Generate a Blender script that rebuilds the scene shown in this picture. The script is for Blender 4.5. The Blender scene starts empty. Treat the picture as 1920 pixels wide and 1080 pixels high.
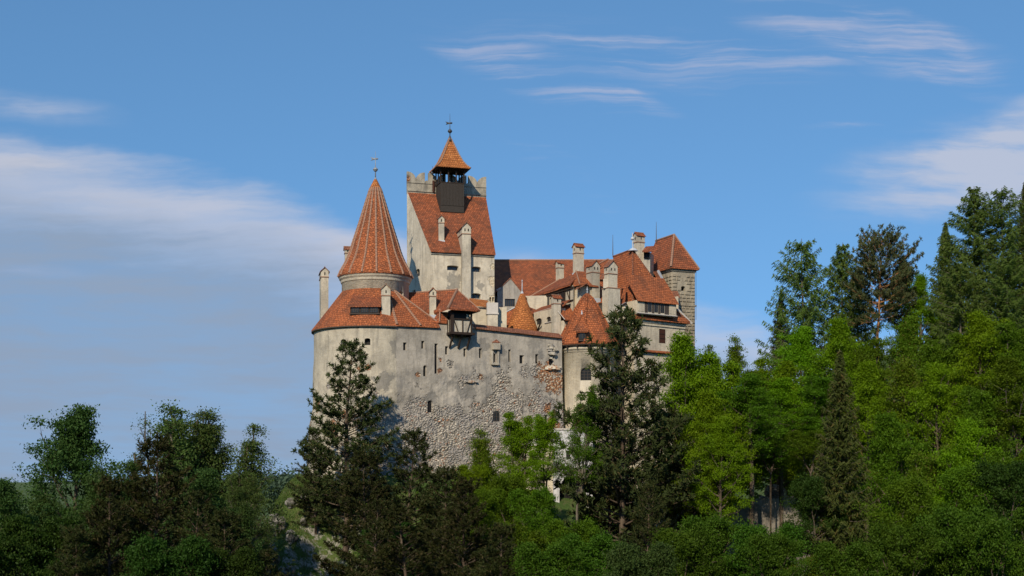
import bpy, bmesh, math, random
import numpy as np
from mathutils import Vector, Matrix
R=math.radians
sc=bpy.context.scene
# ---------------------------------------------------------------- camera
FPX=2400.0; HY=905.0            # focal length and horizon row, in 1920-px units
cd=bpy.data.cameras.new('camera'); cam=bpy.data.objects.new('camera',cd); sc.collection.objects.link(cam)
cd.sensor_width=36; cd.lens=36*FPX/1920; cd.shift_y=(HY-540)/1920
cd.clip_start=1; cd.clip_end=20000
cam.location=(0,0,0); cam.rotation_euler=(R(90),0,0); sc.camera=cam
# ---------------------------------------------------------------- sun and sky
SUN_AZ=-17.0; SUN_EL=33.0       # azimuth measured from behind the camera (-Y), negative = left
to_sun=Vector((math.sin(R(SUN_AZ))*math.cos(R(SUN_EL)),-math.cos(R(SUN_AZ))*math.cos(R(SUN_EL)),math.sin(R(SUN_EL))))
sl=bpy.data.lights.new('sun','SUN'); sl.energy=4.7; sl.angle=R(0.6); sl.color=(1,0.85,0.63)
so=bpy.data.objects.new('sun',sl); sc.collection.objects.link(so)
so.rotation_euler=to_sun.to_track_quat('Z','Y').to_euler()
sc.view_settings.view_transform='Standard'; sc.view_settings.look='None'
sc.view_settings.exposure=0.0; sc.view_settings.gamma=1
sc.render.resolution_x=1024; sc.render.resolution_y=576

def nd(nt,t,**k):
    n=nt.nodes.new(t)
    for a,b in k.items():
        if a=='inp':
            for i,v in b.items(): n.inputs[i].default_value=v
        else: setattr(n,a,b)
    return n
def lk(nt,a,b): nt.links.new(a,b)
def mth(nt,op,a,b=None,c=None,clamp=False):
    n=nt.nodes.new('ShaderNodeMath'); n.operation=op; n.use_clamp=clamp
    for i,v in enumerate((a,b,c)):
        if v is None: continue
        if isinstance(v,(int,float)): n.inputs[i].default_value=v
        else: nt.links.new(v,n.inputs[i])
    return n.outputs[0]
def mixc(nt,f,a,b,mode='MIX'):
    n=nt.nodes.new('ShaderNodeMix'); n.data_type='RGBA'; n.blend_type=mode
    for i,v in ((0,f),(6,a),(7,b)):
        if isinstance(v,(int,float)): n.inputs[i].default_value=v
        elif isinstance(v,tuple): n.inputs[i].default_value=v if len(v)==4 else v+(1,)
        else: nt.links.new(v,n.inputs[i])
    return n.outputs[2]
def sstep(nt,x,lo,hi):
    n=nt.nodes.new('ShaderNodeMapRange'); n.interpolation_type='SMOOTHSTEP'
    nt.links.new(x,n.inputs[0])
    n.inputs[1].default_value=lo; n.inputs[2].default_value=hi
    return n.outputs[0]
def lin(c):
    return tuple(((v/255)/12.92 if v/255<=.04045 else ((v/255+.055)/1.055)**2.4) for v in c)

W=bpy.data.worlds.new('World'); sc.world=W; W.use_nodes=True
nt=W.node_tree; nt.nodes.clear()
out=nd(nt,'ShaderNodeOutputWorld'); bg=nd(nt,'ShaderNodeBackground')
sky=nd(nt,'ShaderNodeTexSky'); sky.sky_type='NISHITA'; sky.sun_disc=False
sky.sun_elevation=R(SUN_EL); sky.sun_rotation=R(180+SUN_AZ) if False else math.atan2(to_sun.x,to_sun.y)
sky.altitude=800; sky.air_density=1.15; sky.dust_density=0.6; sky.ozone_density=1.6
SKYS=0.15
bg.inputs[1].default_value=SKYS
tc=nd(nt,'ShaderNodeTexCoord'); sep=nd(nt,'ShaderNodeSeparateXYZ'); lk(nt,tc.outputs['Generated'],sep.inputs[0])
svx=nd(nt,'ShaderNodeCombineXYZ'); lk(nt,sep.outputs[0],svx.inputs[0]); lk(nt,sep.outputs[1],svx.inputs[1])
lk(nt,mth(nt,'ADD',mth(nt,'MULTIPLY',mth(nt,'MAXIMUM',sep.outputs[2],0.0),0.8),0.26),svx.inputs[2])   # clear mountain air: no yellow band at the horizon
svn=nd(nt,'ShaderNodeVectorMath',operation='NORMALIZE'); lk(nt,svx.outputs[0],svn.inputs[0]); lk(nt,svn.outputs[0],sky.inputs[0])
yy=mth(nt,'MAXIMUM',sep.outputs[1],0.08)
u=mth(nt,'DIVIDE',sep.outputs[0],yy); v=mth(nt,'DIVIDE',sep.outputs[2],yy)
comb=nd(nt,'ShaderNodeCombineXYZ'); lk(nt,u,comb.inputs[0]); lk(nt,v,comb.inputs[1])
def U(px,py): return ((px-960)/FPX,(HY-py)/FPX)
# warp of the cloud field
nw=nd(nt,'ShaderNodeTexNoise',inp={'Scale':5.0,'Detail':5.0,'Roughness':0.55}); lk(nt,comb.outputs[0],nw.inputs['Vector'])
wv=nd(nt,'ShaderNodeVectorMath',operation='SUBTRACT'); lk(nt,nw.outputs['Color'],wv.inputs[0]); wv.inputs[1].default_value=(.5,.5,.5)
ws=nd(nt,'ShaderNodeVectorMath',operation='MULTIPLY'); lk(nt,wv.outputs[0],ws.inputs[0]); ws.inputs[1].default_value=(.10,.035,0)
wa=nd(nt,'ShaderNodeVectorMath',operation='ADD'); lk(nt,comb.outputs[0],wa.inputs[0]); lk(nt,ws.outputs[0],wa.inputs[1])
cv=wa.outputs[0]
def streak(ang,sx,sy,detail=6,seed=0):
    m=nd(nt,'ShaderNodeMapping'); m.inputs['Rotation'].default_value=(0,0,R(ang)); m.inputs['Scale'].default_value=(sx,sy,1); m.inputs['Location'].default_value=(seed,seed*.7,0)
    lk(nt,cv,m.inputs[0]); n=nd(nt,'ShaderNodeTexNoise',inp={'Scale':1.0,'Detail':detail,'Roughness':0.6}); lk(nt,m.outputs[0],n.inputs['Vector'])
    return n.outputs[0]
def blob(px,py,rx,ry,ang,amp):
    m=nd(nt,'ShaderNodeMapping',vector_type='TEXTURE'); a=U(px,py)
    m.inputs['Location'].default_value=(a[0],a[1],0); m.inputs['Rotation'].default_value=(0,0,R(ang)); m.inputs['Scale'].default_value=(rx/FPX,ry/FPX,1)
    lk(nt,cv,m.inputs[0]); g=nd(nt,'ShaderNodeTexGradient',gradient_type='SPHERICAL'); lk(nt,m.outputs[0],g.inputs[0])
    return mth(nt,'MULTIPLY',g.outputs['Fac'],amp)
def addall(l):
    r=l[0]
    for x in l[1:]: r=mth(nt,'ADD',r,x)
    return r
n1=streak(14,5,34,6,1.3)      # fibres that fall to the right
n2=streak(-8,6,40,6,4.1)
n3=streak(6,2.5,7,5,7.7)
thick=addall([blob(60,205,230,42,-8,1.2),blob(1000,500,180,50,-10,.55),
   blob(1870,320,430,150,10,2.0),blob(1860,260,300,60,20,1.0)])
dth=mth(nt,'MULTIPLY',thick,mth(nt,'ADD',mth(nt,'MULTIPLY',sstep(nt,n3,.25,.75),.85),mth(nt,'ADD',mth(nt,'MULTIPLY',sstep(nt,n1,.35,.7),.45),mth(nt,'MULTIPLY',sstep(nt,n2,.35,.7),.25))))
dth=sstep(nt,dth,0.06,1.1)
fib=streak(16,16,120,4,9.3)
def band(env,ang,sx,sy,seed,lo=.44,hi=.66):
    s=streak(ang,sx,sy,5,seed); e=mth(nt,'POWER',mth(nt,'MINIMUM',addall([blob(*q) for q in env]),1.0),.8)
    w=mth(nt,'ADD',mth(nt,'MULTIPLY',sstep(nt,s,lo,hi),.72),mth(nt,'MULTIPLY',sstep(nt,fib,.42,.66),.22)); return mth(nt,'MULTIPLY',e,mth(nt,'ADD',w,.06))
dwi=band([(1180,100,470,75,-4,1.0),(1340,90,360,40,-6,.8)],8,3.0,80,1.7,.42,.70)
for q in (band([(1640,70,330,80,-10,1.9),(1760,95,230,60,-24,1.2)],21,2.4,60,3.4,.38,.68),band([(1010,130,300,60,-18,1.5),(1130,165,170,26,-20,1.2)],18,2.6,80,3.9,.42,.68),
  band([(1010,290,120,34,-12,1.0),(1110,345,120,40,-45,.7),(1555,237,110,14,3,.7),(60,505,200,20,-4,.4),(1260,150,150,30,-18,.8)],12,3,40,8.8)): dwi=mth(nt,'MAXIMUM',dwi,q)
dwi=mth(nt,'MULTIPLY',sstep(nt,dwi,0.05,1.05),0.66)
front=sstep(nt,sep.outputs[1],0.05,0.3)
# thickness shades the underside of the bank greyer, the top edge whiter
# the broad bank: everything below a slanting edge line, densest at the left
fc=nd(nt,'ShaderNodeFloatCurve'); cvsep=nd(nt,'ShaderNodeSeparateXYZ'); lk(nt,cv,cvsep.inputs[0]); cu_=cvsep.outputs[0]; cvv=cvsep.outputs[1]
um=nd(nt,'ShaderNodeMapRange'); lk(nt,cu_,um.inputs[0]); um.inputs[1].default_value=-.42; um.inputs[2].default_value=.42; lk(nt,um.outputs[0],fc.inputs['Value'])
cm_=fc.mapping.curves[0]; ptsE=[(-60,235),(150,268),(330,320),(520,375),(690,440),(960,500),(1250,560),(1500,600),(1950,640)]
for i_,(px_,py_) in enumerate(ptsE):
    X_=((px_-960)/FPX+.42)/.84; Y_=(HY-py_)/FPX/.4
    if i_==0: cm_.points[0].location=(max(0,X_),Y_)
    elif i_==len(ptsE)-1: cm_.points[-1].location=(min(1,X_),Y_)
    else: cm_.points.new(X_,Y_)
fc.mapping.update()
under=mth(nt,'SUBTRACT',mth(nt,'MULTIPLY',fc.outputs[0],.4),cvv)
uS=mth(nt,'ADD',under,mth(nt,'MULTIPLY',mth(nt,'SUBTRACT',n1,.5),.05)); uS=mth(nt,'ADD',uS,mth(nt,'MULTIPLY',mth(nt,'SUBTRACT',n3,.5),.05))
bank=sstep(nt,uS,-.006,.028)
str_=mth(nt,'ADD',.62,mth(nt,'ADD',mth(nt,'MULTIPLY',sstep(nt,n1,.38,.62),.22),mth(nt,'MULTIPLY',sstep(nt,n2,.4,.6),.16)))
side=nd(nt,'ShaderNodeMapRange'); lk(nt,cu_,side.inputs[0]); side.inputs[1].default_value=-.16; side.inputs[2].default_value=.12; side.inputs[3].default_value=1.0; side.inputs[4].default_value=.78
bankd=mth(nt,'MULTIPLY',mth(nt,'MULTIPLY',bank,str_),side.outputs[0])
d=mth(nt,'MULTIPLY',mth(nt,'MAXIMUM',mth(nt,'MULTIPLY',dth,0.8),bankd),front)
vshade=mth(nt,'SUBTRACT',1.0,sstep(nt,mth(nt,'ADD',uS,mth(nt,'MULTIPLY',mth(nt,'SUBTRACT',n2,.5),.10)),.018,.085))
hazec=mixc(nt,vshade,tuple(x/SKYS for x in lin((144,163,189))),tuple(x/SKYS for x in lin((196,200,215))))
d2=mth(nt,'MULTIPLY',dwi,front)
skyc=mixc(nt,1.0,sky.outputs[0],(.64,.94,1.08),'MULTIPLY')
c1=mixc(nt,d,skyc,hazec)
c2=mixc(nt,d2,c1,tuple(x/SKYS for x in lin((186,190,212))))
lk(nt,c2,bg.inputs[0]); lk(nt,bg.outputs[0],out.inputs[0])

# ---------------------------------------------------------------- helpers
rng=random.Random(7)
col=sc.collection
def P(px,py,Y): return Vector(((px-960)/FPX*Y,Y,(HY-py)/FPX*Y))
def zz(py,Y): return (HY-py)/FPX*Y
def xx(px,Y): return (px-960)/FPX*Y
def ray_plane(px,py,p0,n):
    d=Vector(((px-960)/FPX,1,(HY-py)/FPX)); return d*(p0.dot(n)/d.dot(n))
def ray_line(px,A,B):
    ax,ay=A; bx,by=B; k=(px-960)/FPX; dx,dy=bx-ax,by-ay
    t=(k*ay-ax)/(dx-k*dy); return (ax+dx*t,ay+dy*t),t
def hashn(i,j,k,s):
    h=(i*374761393+j*668265263+k*2147483647+s*1274126177)&0xffffffff
    h=((h^(h>>13))*1274126177)&0xffffffff
    return ((h^(h>>16))&0xffff)/65535.0
def vn(p,f,s=0):
    q=np.asarray(p,float)*f; i=np.floor(q).astype(np.int64); t=q-i; t=t*t*(3-2*t)
    r=0
    for a in (0,1):
        for b in (0,1):
            for c in (0,1):
                w=(t[...,0] if a else 1-t[...,0])*(t[...,1] if b else 1-t[...,1])*(t[...,2] if c else 1-t[...,2])
                r=r+w*hashn(i[...,0]+a,i[...,1]+b,i[...,2]+c,s)
    return r*2-1
def fbm(p,f,o=4,s=0):
    r=0;a=1;n=0
    for k in range(o): r=r+a*vn(p,f*2**k,s+k*17); n+=a; a*=.5
    return r/n

def autouv(me):
    uv=me.uv_layers.new(name='UVMap')
    for p in me.polygons:
        n=p.normal
        t=Vector((-n.y,n.x,0))
        if t.length<1e-3: t=Vector((1,0,0))
        t.normalize(); b=n.cross(t)
        for li in p.loop_indices:
            co=me.vertices[me.loops[li].vertex_index].co
            uv.data[li].uv=(co.dot(t),co.dot(b))
class MB:
    def __init__(s): s.v=[]; s.f=[]; s.m=[]
    def add(s,vs,fs,m=0):
        o=len(s.v); s.v+=[Vector(a) for a in vs]; s.f+=[tuple(i+o for i in f) for f in fs]; s.m+=[m]*len(fs)
    def box(s,c,sx,sy,sz,yaw=0,m=0,taper=1.0):
        ca,sa=math.cos(yaw),math.sin(yaw); vs=[]
        for z,k in ((-.5,1),(.5,taper)):
            for x,y in ((-.5,-.5),(.5,-.5),(.5,.5),(-.5,.5)):
                X,Y=x*sx*k,y*sy*k; vs.append((c[0]+X*ca-Y*sa,c[1]+X*sa+Y*ca,c[2]+z*sz))
        s.add(vs,[(0,3,2,1),(4,5,6,7),(0,1,5,4),(1,2,6,5),(2,3,7,6),(3,0,4,7)],m)
    def prism(s,poly,z0,z1,m=0,top=None):
        n=len(poly); z1=z1 if hasattr(z1,'__len__') else [z1]*n
        a=sum(poly[i][0]*poly[(i+1)%n][1]-poly[(i+1)%n][0]*poly[i][1] for i in range(n))
        idx=list(range(n)) if a>0 else list(range(n))[::-1]
        vs=[(poly[i][0],poly[i][1],z0) for i in idx]+[(poly[i][0],poly[i][1],z1[i]) for i in idx]
        s.add(vs,[tuple(range(n))[::-1],tuple(range(n,2*n))]+[(i,(i+1)%n,n+(i+1)%n,n+i) for i in range(n)],m)
    def extr(s,poly3,vec,m=0):
        n=len(poly3); vec=Vector(vec); vs=[Vector(p) for p in poly3]+[Vector(p)+vec for p in poly3]
        s.add(vs,[tuple(range(n))[::-1],tuple(range(n,2*n))]+[(i,(i+1)%n,n+(i+1)%n,n+i) for i in range(n)],m)
    def tube(s,pts,rads,n=6,m=0,cap=True):
        pts=[Vector(p) for p in pts]
        if not hasattr(rads,'__len__'): rads=[rads]*len(pts)
        vs=[];fs=[]
        for i,p in enumerate(pts):
            d=(pts[min(i+1,len(pts)-1)]-pts[max(i-1,0)]).normalized()
            a=d.orthogonal() if abs(d.z)<.95 else Vector((1,0,0))
            if abs(d.z)<.95: a=d.cross(Vector((0,0,1)))
            a.normalize(); b=d.cross(a)
            for k in range(n):
                t=2*math.pi*k/n; vs.append(p+(a*math.cos(t)+b*math.sin(t))*rads[i])
        for i in range(len(pts)-1):
            for k in range(n): fs.append((i*n+k,i*n+(k+1)%n,(i+1)*n+(k+1)%n,(i+1)*n+k))
        if cap: fs+= [tuple(range(n))[::-1],tuple(range((len(pts)-1)*n,len(pts)*n))]
        s.add(vs,fs,m)
    def lathe(s,c,prof,n=48,m=0,a0=0):
        vs=[];fs=[]
        for r,z in prof:
            for k in range(n):
                t=a0+2*math.pi*k/n; vs.append((c[0]+r*math.cos(t),c[1]+r*math.sin(t),z))
        for i in range(len(prof)-1):
            for k in range(n): fs.append((i*n+k,i*n+(k+1)%n,(i+1)*n+(k+1)%n,(i+1)*n+k))
        s.add(vs,fs+[tuple(range(n))[::-1],tuple(range((len(prof)-1)*n,len(prof)*n))],m)
    def shell(s,polys,th=.22,m=0,lo=None):
        """roof skin: polygons in 3-D, thickened straight down, open rims closed"""
        key={};V=[];F=[]
        def vid(p):
            k=(round(p[0],2),round(p[1],2),round(p[2],2))
            if k not in key: key[k]=len(V); V.append(Vector(p))
            return key[k]
        for q in polys:
            ids=[vid(p) for p in q]
            ids=[a for i,a in enumerate(ids) if a!=ids[i-1]]
            n=Vector((0,0,0))
            for i in range(len(ids)):
                a=V[ids[i]];b=V[ids[(i+1)%len(ids)]]; n+=a.cross(b)
            if n.z<0: ids=ids[::-1]
            F.append(tuple(ids))
        o=len(V); E={}
        for f in F:
            for i in range(len(f)): E[(f[i],f[(i+1)%len(f)])]=1
        G=[tuple(a+o for a in f[::-1]) for f in F]
        S=[(b,a,a+o,b+o) for (a,b) in E if (b,a) not in E]
        s.add(V+[v-Vector((0,0,th)) for v in V],F+G+S,m)
    def mesh(s,name,mats,smooth=False):
        me=bpy.data.meshes.new(name); me.from_pydata([tuple(v) for v in s.v],[],s.f); me.update()
        for x in (mats if isinstance(mats,(list,tuple)) else [mats]): me.materials.append(x)
        me.polygons.foreach_set('material_index',s.m)
        if smooth: me.polygons.foreach_set('use_smooth',[True]*len(me.polygons))
        autouv(me); return me
    def build(s,name,mats,parent=None,smooth=False):
        return link(name,s.mesh(name,mats,smooth),parent)
def link(name,me,parent=None):
    o=bpy.data.objects.new(name,me); col.objects.link(o)
    if parent is not None:
        o.parent=parent
        if not parent.get('isroot',0): pass
        o.matrix_parent_inverse=parent.matrix_world.inverted() if parent.type!='EMPTY' else Matrix.Translation(-parent.location)
    return o
def root(name,loc,label,cat,group=None):
    o=bpy.data.objects.new(name,None); col.objects.link(o); o.location=loc; o['label']=label; o['category']=cat; o.empty_display_size=.5
    if group: o['group']=group
    return o
def top(o,label,cat,group=None):
    o['label']=label; o['category']=cat
    if group: o['group']=group
def cut(obj,cutter,solver='EXACT'):
    """boolean-subtract an MB from obj and bake the result"""
    if not cutter.f: return
    me=cutter.mesh('cutter',[]); c=bpy.data.objects.new('cutter',me); col.objects.link(c)
    md=obj.modifiers.new('b','BOOLEAN'); md.operation='DIFFERENCE'; md.solver=solver; md.object=c
    bpy.context.view_layer.update()
    dg=bpy.context.evaluated_depsgraph_get(); dg.update(); nm=bpy.data.meshes.new_from_object(obj.evaluated_get(dg))
    obj.modifiers.clear(); old=obj.data; obj.data=nm; nm.name=old.name; bpy.data.objects.remove(c); bpy.data.meshes.remove(old)

# ---------------------------------------------------------------- materials
def newmat(name,rough=.9,spec=.2):
    m=bpy.data.materials.new(name); m.use_nodes=True; t=m.node_tree; b=t.nodes['Principled BSDF']
    b.inputs['Roughness'].default_value=rough; b.inputs['Specular IOR Level'].default_value=spec
    return m,t,b
def noise(t,vec,scale,detail=4,rough=.55,sc3=None):
    if sc3:
        m=nd(t,'ShaderNodeMapping'); m.inputs['Scale'].default_value=sc3; lk(t,vec,m.inputs[0]); vec=m.outputs[0]
    n=nd(t,'ShaderNodeTexNoise',inp={'Scale':scale,'Detail':detail,'Roughness':rough}); lk(t,vec,n.inputs['Vector']); return n.outputs[0]
def bump(t,b,h,strength=.5,dist=.05):
    n=nd(t,'ShaderNodeBump',inp={'Strength':strength,'Distance':dist}); lk(t,h,n.inputs['Height']); lk(t,n.outputs[0],b.inputs['Normal'])
def plaster(name,c1,c2,dirt=(.16,.15,.14),amt=.5,peel=None,spots=(),rub=None):
    m,t,b=newmat(name); tcn=nd(t,'ShaderNodeNewGeometry'); pos=tcn.outputs['Position']
    n1=noise(t,pos,.35,6,.62); n2=noise(t,pos,1.0,5,.6,(1.6,1.6,.22)); n3=noise(t,pos,3.2,5,.7)
    c=mixc(t,sstep(t,n1,.36,.64),c1,c2)
    c=mixc(t,mth(t,'MULTIPLY',sstep(t,n2,.48,.74),amt),c,dirt)
    c=mixc(t,mth(t,'MULTIPLY',sstep(t,n3,.54,.72),.28),c,tuple(min(1,x*1.35) for x in c1))
    c=mixc(t,mth(t,'MULTIPLY',sstep(t,noise(t,pos,.19,6,.68),.50,.62),amt*.75),c,dirt)
    c=mixc(t,mth(t,'MULTIPLY',sstep(t,noise(t,pos,.7,6,.7,(1.3,1.3,.3)),.55,.63),amt*.45),c,tuple(x*.8 for x in dirt))
    mo=noise(t,pos,.85,7,.72); c=mixc(t,mth(t,'MULTIPLY',sstep(t,mo,.46,.62),.30),c,mixc(t,1.0,c,(.62,.61,.60),'MULTIPLY'))
    dr=noise(t,pos,1.0,4,.6,(2.6,2.6,.10)); c=mixc(t,mth(t,'MULTIPLY',sstep(t,dr,.56,.70),.38),c,mixc(t,1.0,c,(.55,.54,.53),'MULTIPLY'))
    h=mth(t,'MULTIPLY',n3,.5)
    if peel or rub or spots:
        vo=nd(t,'ShaderNodeTexVoronoi',inp={'Scale':3.0,'Randomness':.95}); mp=nd(t,'ShaderNodeMapping'); mp.inputs['Scale'].default_value=(1,1,1.5)
        wn=nd(t,'ShaderNodeTexNoise',inp={'Scale':1.2,'Detail':3.0}); lk(t,pos,wn.inputs['Vector'])
        ad=nd(t,'ShaderNodeVectorMath',operation='MULTIPLY_ADD'); lk(t,wn.outputs['Color'],ad.inputs[0]); ad.inputs[1].default_value=(.5,.5,.5); lk(t,pos,ad.inputs[2])
        lk(t,ad.outputs[0],mp.inputs[0]); lk(t,mp.outputs[0],vo.inputs['Vector'])
        dist=vo.outputs['Distance']; sr=nd(t,'ShaderNodeSeparateColor'); lk(t,vo.outputs['Color'],sr.inputs[0])
        st=mixc(t,sr.outputs[0],(.27,.25,.225),(.50,.45,.38)); st=mixc(t,mth(t,'GREATER_THAN',sr.outputs[1],.8),st,(.60,.55,.47))
        st=mixc(t,mth(t,'GREATER_THAN',sr.outputs[2],.93),st,(.34,.16,.09))
        st=mixc(t,sstep(t,dist,.38,.72),st,(.19,.17,.145))
        big=noise(t,pos,.22,4,.6)
        st=mixc(t,mth(t,'MULTIPLY',sstep(t,big,.44,.62),.75),st,mixc(t,n3,(.20,.19,.185),(.36,.34,.325)))
        sp=nd(t,'ShaderNodeSeparateXYZ'); lk(t,pos,sp.inputs[0])
        msk=None
        if rub:   # rubble shows below a height that varies along the wall
            xa,za,xb,zb=rub
            zl=nd(t,'ShaderNodeMapRange'); lk(t,sp.outputs[0],zl.inputs[0]); zl.inputs[1].default_value=xa; zl.inputs[2].default_value=xb; zl.inputs[3].default_value=za; zl.inputs[4].default_value=zb
            e=mth(t,'ADD',mth(t,'SUBTRACT',zl.outputs[0],sp.outputs[2]),mth(t,'MULTIPLY',mth(t,'SUBTRACT',noise(t,pos,.20,8,.68),.5),34))
            msk=sstep(t,e,-.05,.2); edge_=mth(t,'MULTIPLY',sstep(t,e,-1.3,-.05),mth(t,'SUBTRACT',1.0,msk)); c=mixc(t,mth(t,'MULTIPLY',edge_,.45),c,(.17,.165,.16)); near_=mth(t,'MULTIPLY',sstep(t,e,-9,-1),sstep(t,noise(t,pos,.33,6,.65),.5,.58)); c=mixc(t,mth(t,'MULTIPLY',near_,.55),c,(.18,.175,.168))
        brk=None
        for (x,y,z,r,kind) in spots:
            dv=nd(t,'ShaderNodeVectorMath',operation='DISTANCE'); lk(t,pos,dv.inputs[0]); dv.inputs[1].default_value=(x,y,z)
            q=sstep(t,mth(t,'ADD',dv.outputs['Value'],mth(t,'MULTIPLY',mth(t,'SUBTRACT',noise(t,pos,.9,5,.65),.5),r*3.2)),r,r-.25)
            if kind==2: c=mixc(t,mth(t,'MULTIPLY',q,.62),c,(.14,.137,.132)); continue
            if kind==3: c=mixc(t,q,c,mixc(t,sr.outputs[0],(.50,.42,.30),(.60,.52,.39))); h=mth(t,'SUBTRACT',h,mth(t,'MULTIPLY',q,mth(t,'MULTIPLY',dist,1.2))); continue
            if kind==1: brk=q if brk is None else mth(t,'MAXIMUM',brk,q)
            else: msk=q if msk is None else mth(t,'MAXIMUM',msk,q)
        if msk is not None:
            c=mixc(t,msk,c,st); h=mth(t,'ADD',h,mth(t,'MULTIPLY',msk,mth(t,'SUBTRACT',.3,mth(t,'MULTIPLY',dist,2.4))))
        if brk is not None:
            bc=mixc(t,sr.outputs[0],(.34,.14,.065),(.44,.25,.14)); bc=mixc(t,mth(t,'GREATER_THAN',sr.outputs[1],.7),bc,(.5,.43,.33))
            bc=mixc(t,sstep(t,dist,.4,.7),bc,(.16,.09,.06))
            c=mixc(t,brk,c,bc); h=mth(t,'ADD',h,mth(t,'MULTIPLY',brk,mth(t,'SUBTRACT',-.3,mth(t,'MULTIPLY',dist,1.5))))
    lk(t,c,b.inputs['Base Color']); bump(t,b,h,.9,.16)
    return m
def tilemat(name,c1,c2,dark=(.12,.055,.035),sx=1.0,amt=.55):
    m,t,b=newmat(name,.85,.15); uv=nd(t,'ShaderNodeUVMap'); pos=nd(t,'ShaderNodeNewGeometry').outputs['Position']
    wn=nd(t,'ShaderNodeTexNoise',inp={'Scale':.8,'Detail':2.0}); lk(t,pos,wn.inputs['Vector'])
    ad=nd(t,'ShaderNodeVectorMath',operation='MULTIPLY_ADD'); lk(t,wn.outputs['Color'],ad.inputs[0]); ad.inputs[1].default_value=(.18,.18,0); lk(t,uv.outputs[0],ad.inputs[2])
    br=nd(t,'ShaderNodeTexBrick',offset=.5,inp={'Scale':1.0,'Mortar Size':.05,'Mortar Smooth':.6,'Brick Width':.42*sx,'Row Height':.42*sx,'Bias':0.0,'Color1':(0,0,0,1),'Color2':(1,1,1,1),'Mortar':(.5,.5,.5,1)})
    lk(t,ad.outputs[0],br.inputs['Vector']); val=nd(t,'ShaderNodeSeparateColor'); lk(t,br.outputs['Color'],val.inputs[0]); f=val.outputs[0]; mor=br.outputs['Fac']
    c=mixc(t,f,c1,c2)
    c=mixc(t,mth(t,'MULTIPLY',sstep(t,noise(t,pos,.42,6,.68),.46,.66),amt),c,dark)
    c=mixc(t,mth(t,'MULTIPLY',sstep(t,noise(t,pos,2.6,4,.7),.5,.66),.45),c,dark)
    c=mixc(t,mth(t,'MULTIPLY',sstep(t,noise(t,pos,4.2,4,.75),.60,.70),.42),c,(.48,.36,.27))
    c=mixc(t,mth(t,'MULTIPLY',mor,.6),c,tuple(x*.35 for x in c1))
    lk(t,c,b.inputs['Base Color'])
    s2=nd(t,'ShaderNodeSeparateXYZ'); lk(t,ad.outputs[0],s2.inputs[0])
    saw=mth(t,'FRACT',mth(t,'DIVIDE',s2.outputs[1],.42*sx))
    bump(t,b,mth(t,'ADD',mth(t,'MULTIPLY',mth(t,'SUBTRACT',1,saw),1.0),mth(t,'SUBTRACT',mth(t,'MULTIPLY',f,.5),mor)),1.0,.07)
    return m
def flat(name,c,var=.3,rough=.8,scale=2.0,spec=.2):
    m,t,b=newmat(name,rough,spec); pos=nd(t,'ShaderNodeNewGeometry').outputs['Position']
    n=noise(t,pos,scale,5,.6)
    lk(t,mixc(t,n,tuple(x*(1-var) for x in c),tuple(min(1,x*(1+var)) for x in c)),b.inputs['Base Color']); bump(t,b,n,.3,.04)
    return m
M={}
M['plaster']=plaster('plaster',(.53,.48,.39),(.43,.395,.33),(.21,.195,.17),.55)
M['plaster_keep']=plaster('keep_plaster',(.60,.54,.44),(.49,.445,.365),(.25,.225,.195),.5,spots=((-3.0,214.9,33.6,1.0,3),(-2.9,214.8,30.5,1.2,3),(-3.2,214.9,36.3,.7,3),(-9.6,213,33.5,1.6,2),(-11.6,212.6,31,1.3,2),(-5.2,214,33,.8,2)))
M['cream']=plaster('cream_plaster',(.57,.51,.40),(.48,.43,.345),(.26,.235,.195),.45)
M['grey']=plaster('grey_plaster',(.37,.35,.32),(.30,.285,.265),(.17,.16,.155),.5)
M['white']=plaster('white_plaster',(.62,.62,.64),(.52,.52,.55),(.3,.3,.31),.35)
SP=[]
M['tile']=tilemat('roof_tiles',(.38,.115,.050),(.20,.068,.036),amt=.75)
M['tile_b']=tilemat('bright_roof_tiles',(.44,.135,.052),(.24,.078,.036),amt=.65)
M['tile_o']=tilemat('orange_shingles',(.50,.19,.06),(.32,.105,.035),(.2,.07,.03),.95,.35)
M['tile_k']=tilemat('brown_roof_tiles',(.32,.135,.08),(.20,.085,.055),amt=.5)
M['hip']=flat('ridge_tile',(.28,.165,.115),.35,.85,3.0)
M['cap']=flat('mortar_cap',(.48,.45,.42),.25,.9,3.0)
M['wood']=flat('dark_timber',(.030,.021,.017),.4,.8,4.0)
M['woodg']=flat('charred_boards',(.040,.034,.030),.6,.75,6.0)
M['dark']=flat('dark_opening',(.012,.011,.011),.2,.6,1.0)
M['pane']=flat('window_glass',(.02,.022,.025),.2,.15,1.0,.5)
M['frame']=flat('weathered_frame',(.06,.05,.045),.3,.8,4.0)
M['lead']=flat('lead_flashing',(.42,.45,.50),.15,.45,3.0,.5)
M['iron']=flat('iron',(.05,.05,.055),.2,.5,3.0,.5)
M['zinc']=flat('zinc',(.22,.24,.27),.2,.4,3.0,.5)
M['shutter']=flat('brown_shutter',(.055,.022,.015),.3,.7,5.0)
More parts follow.
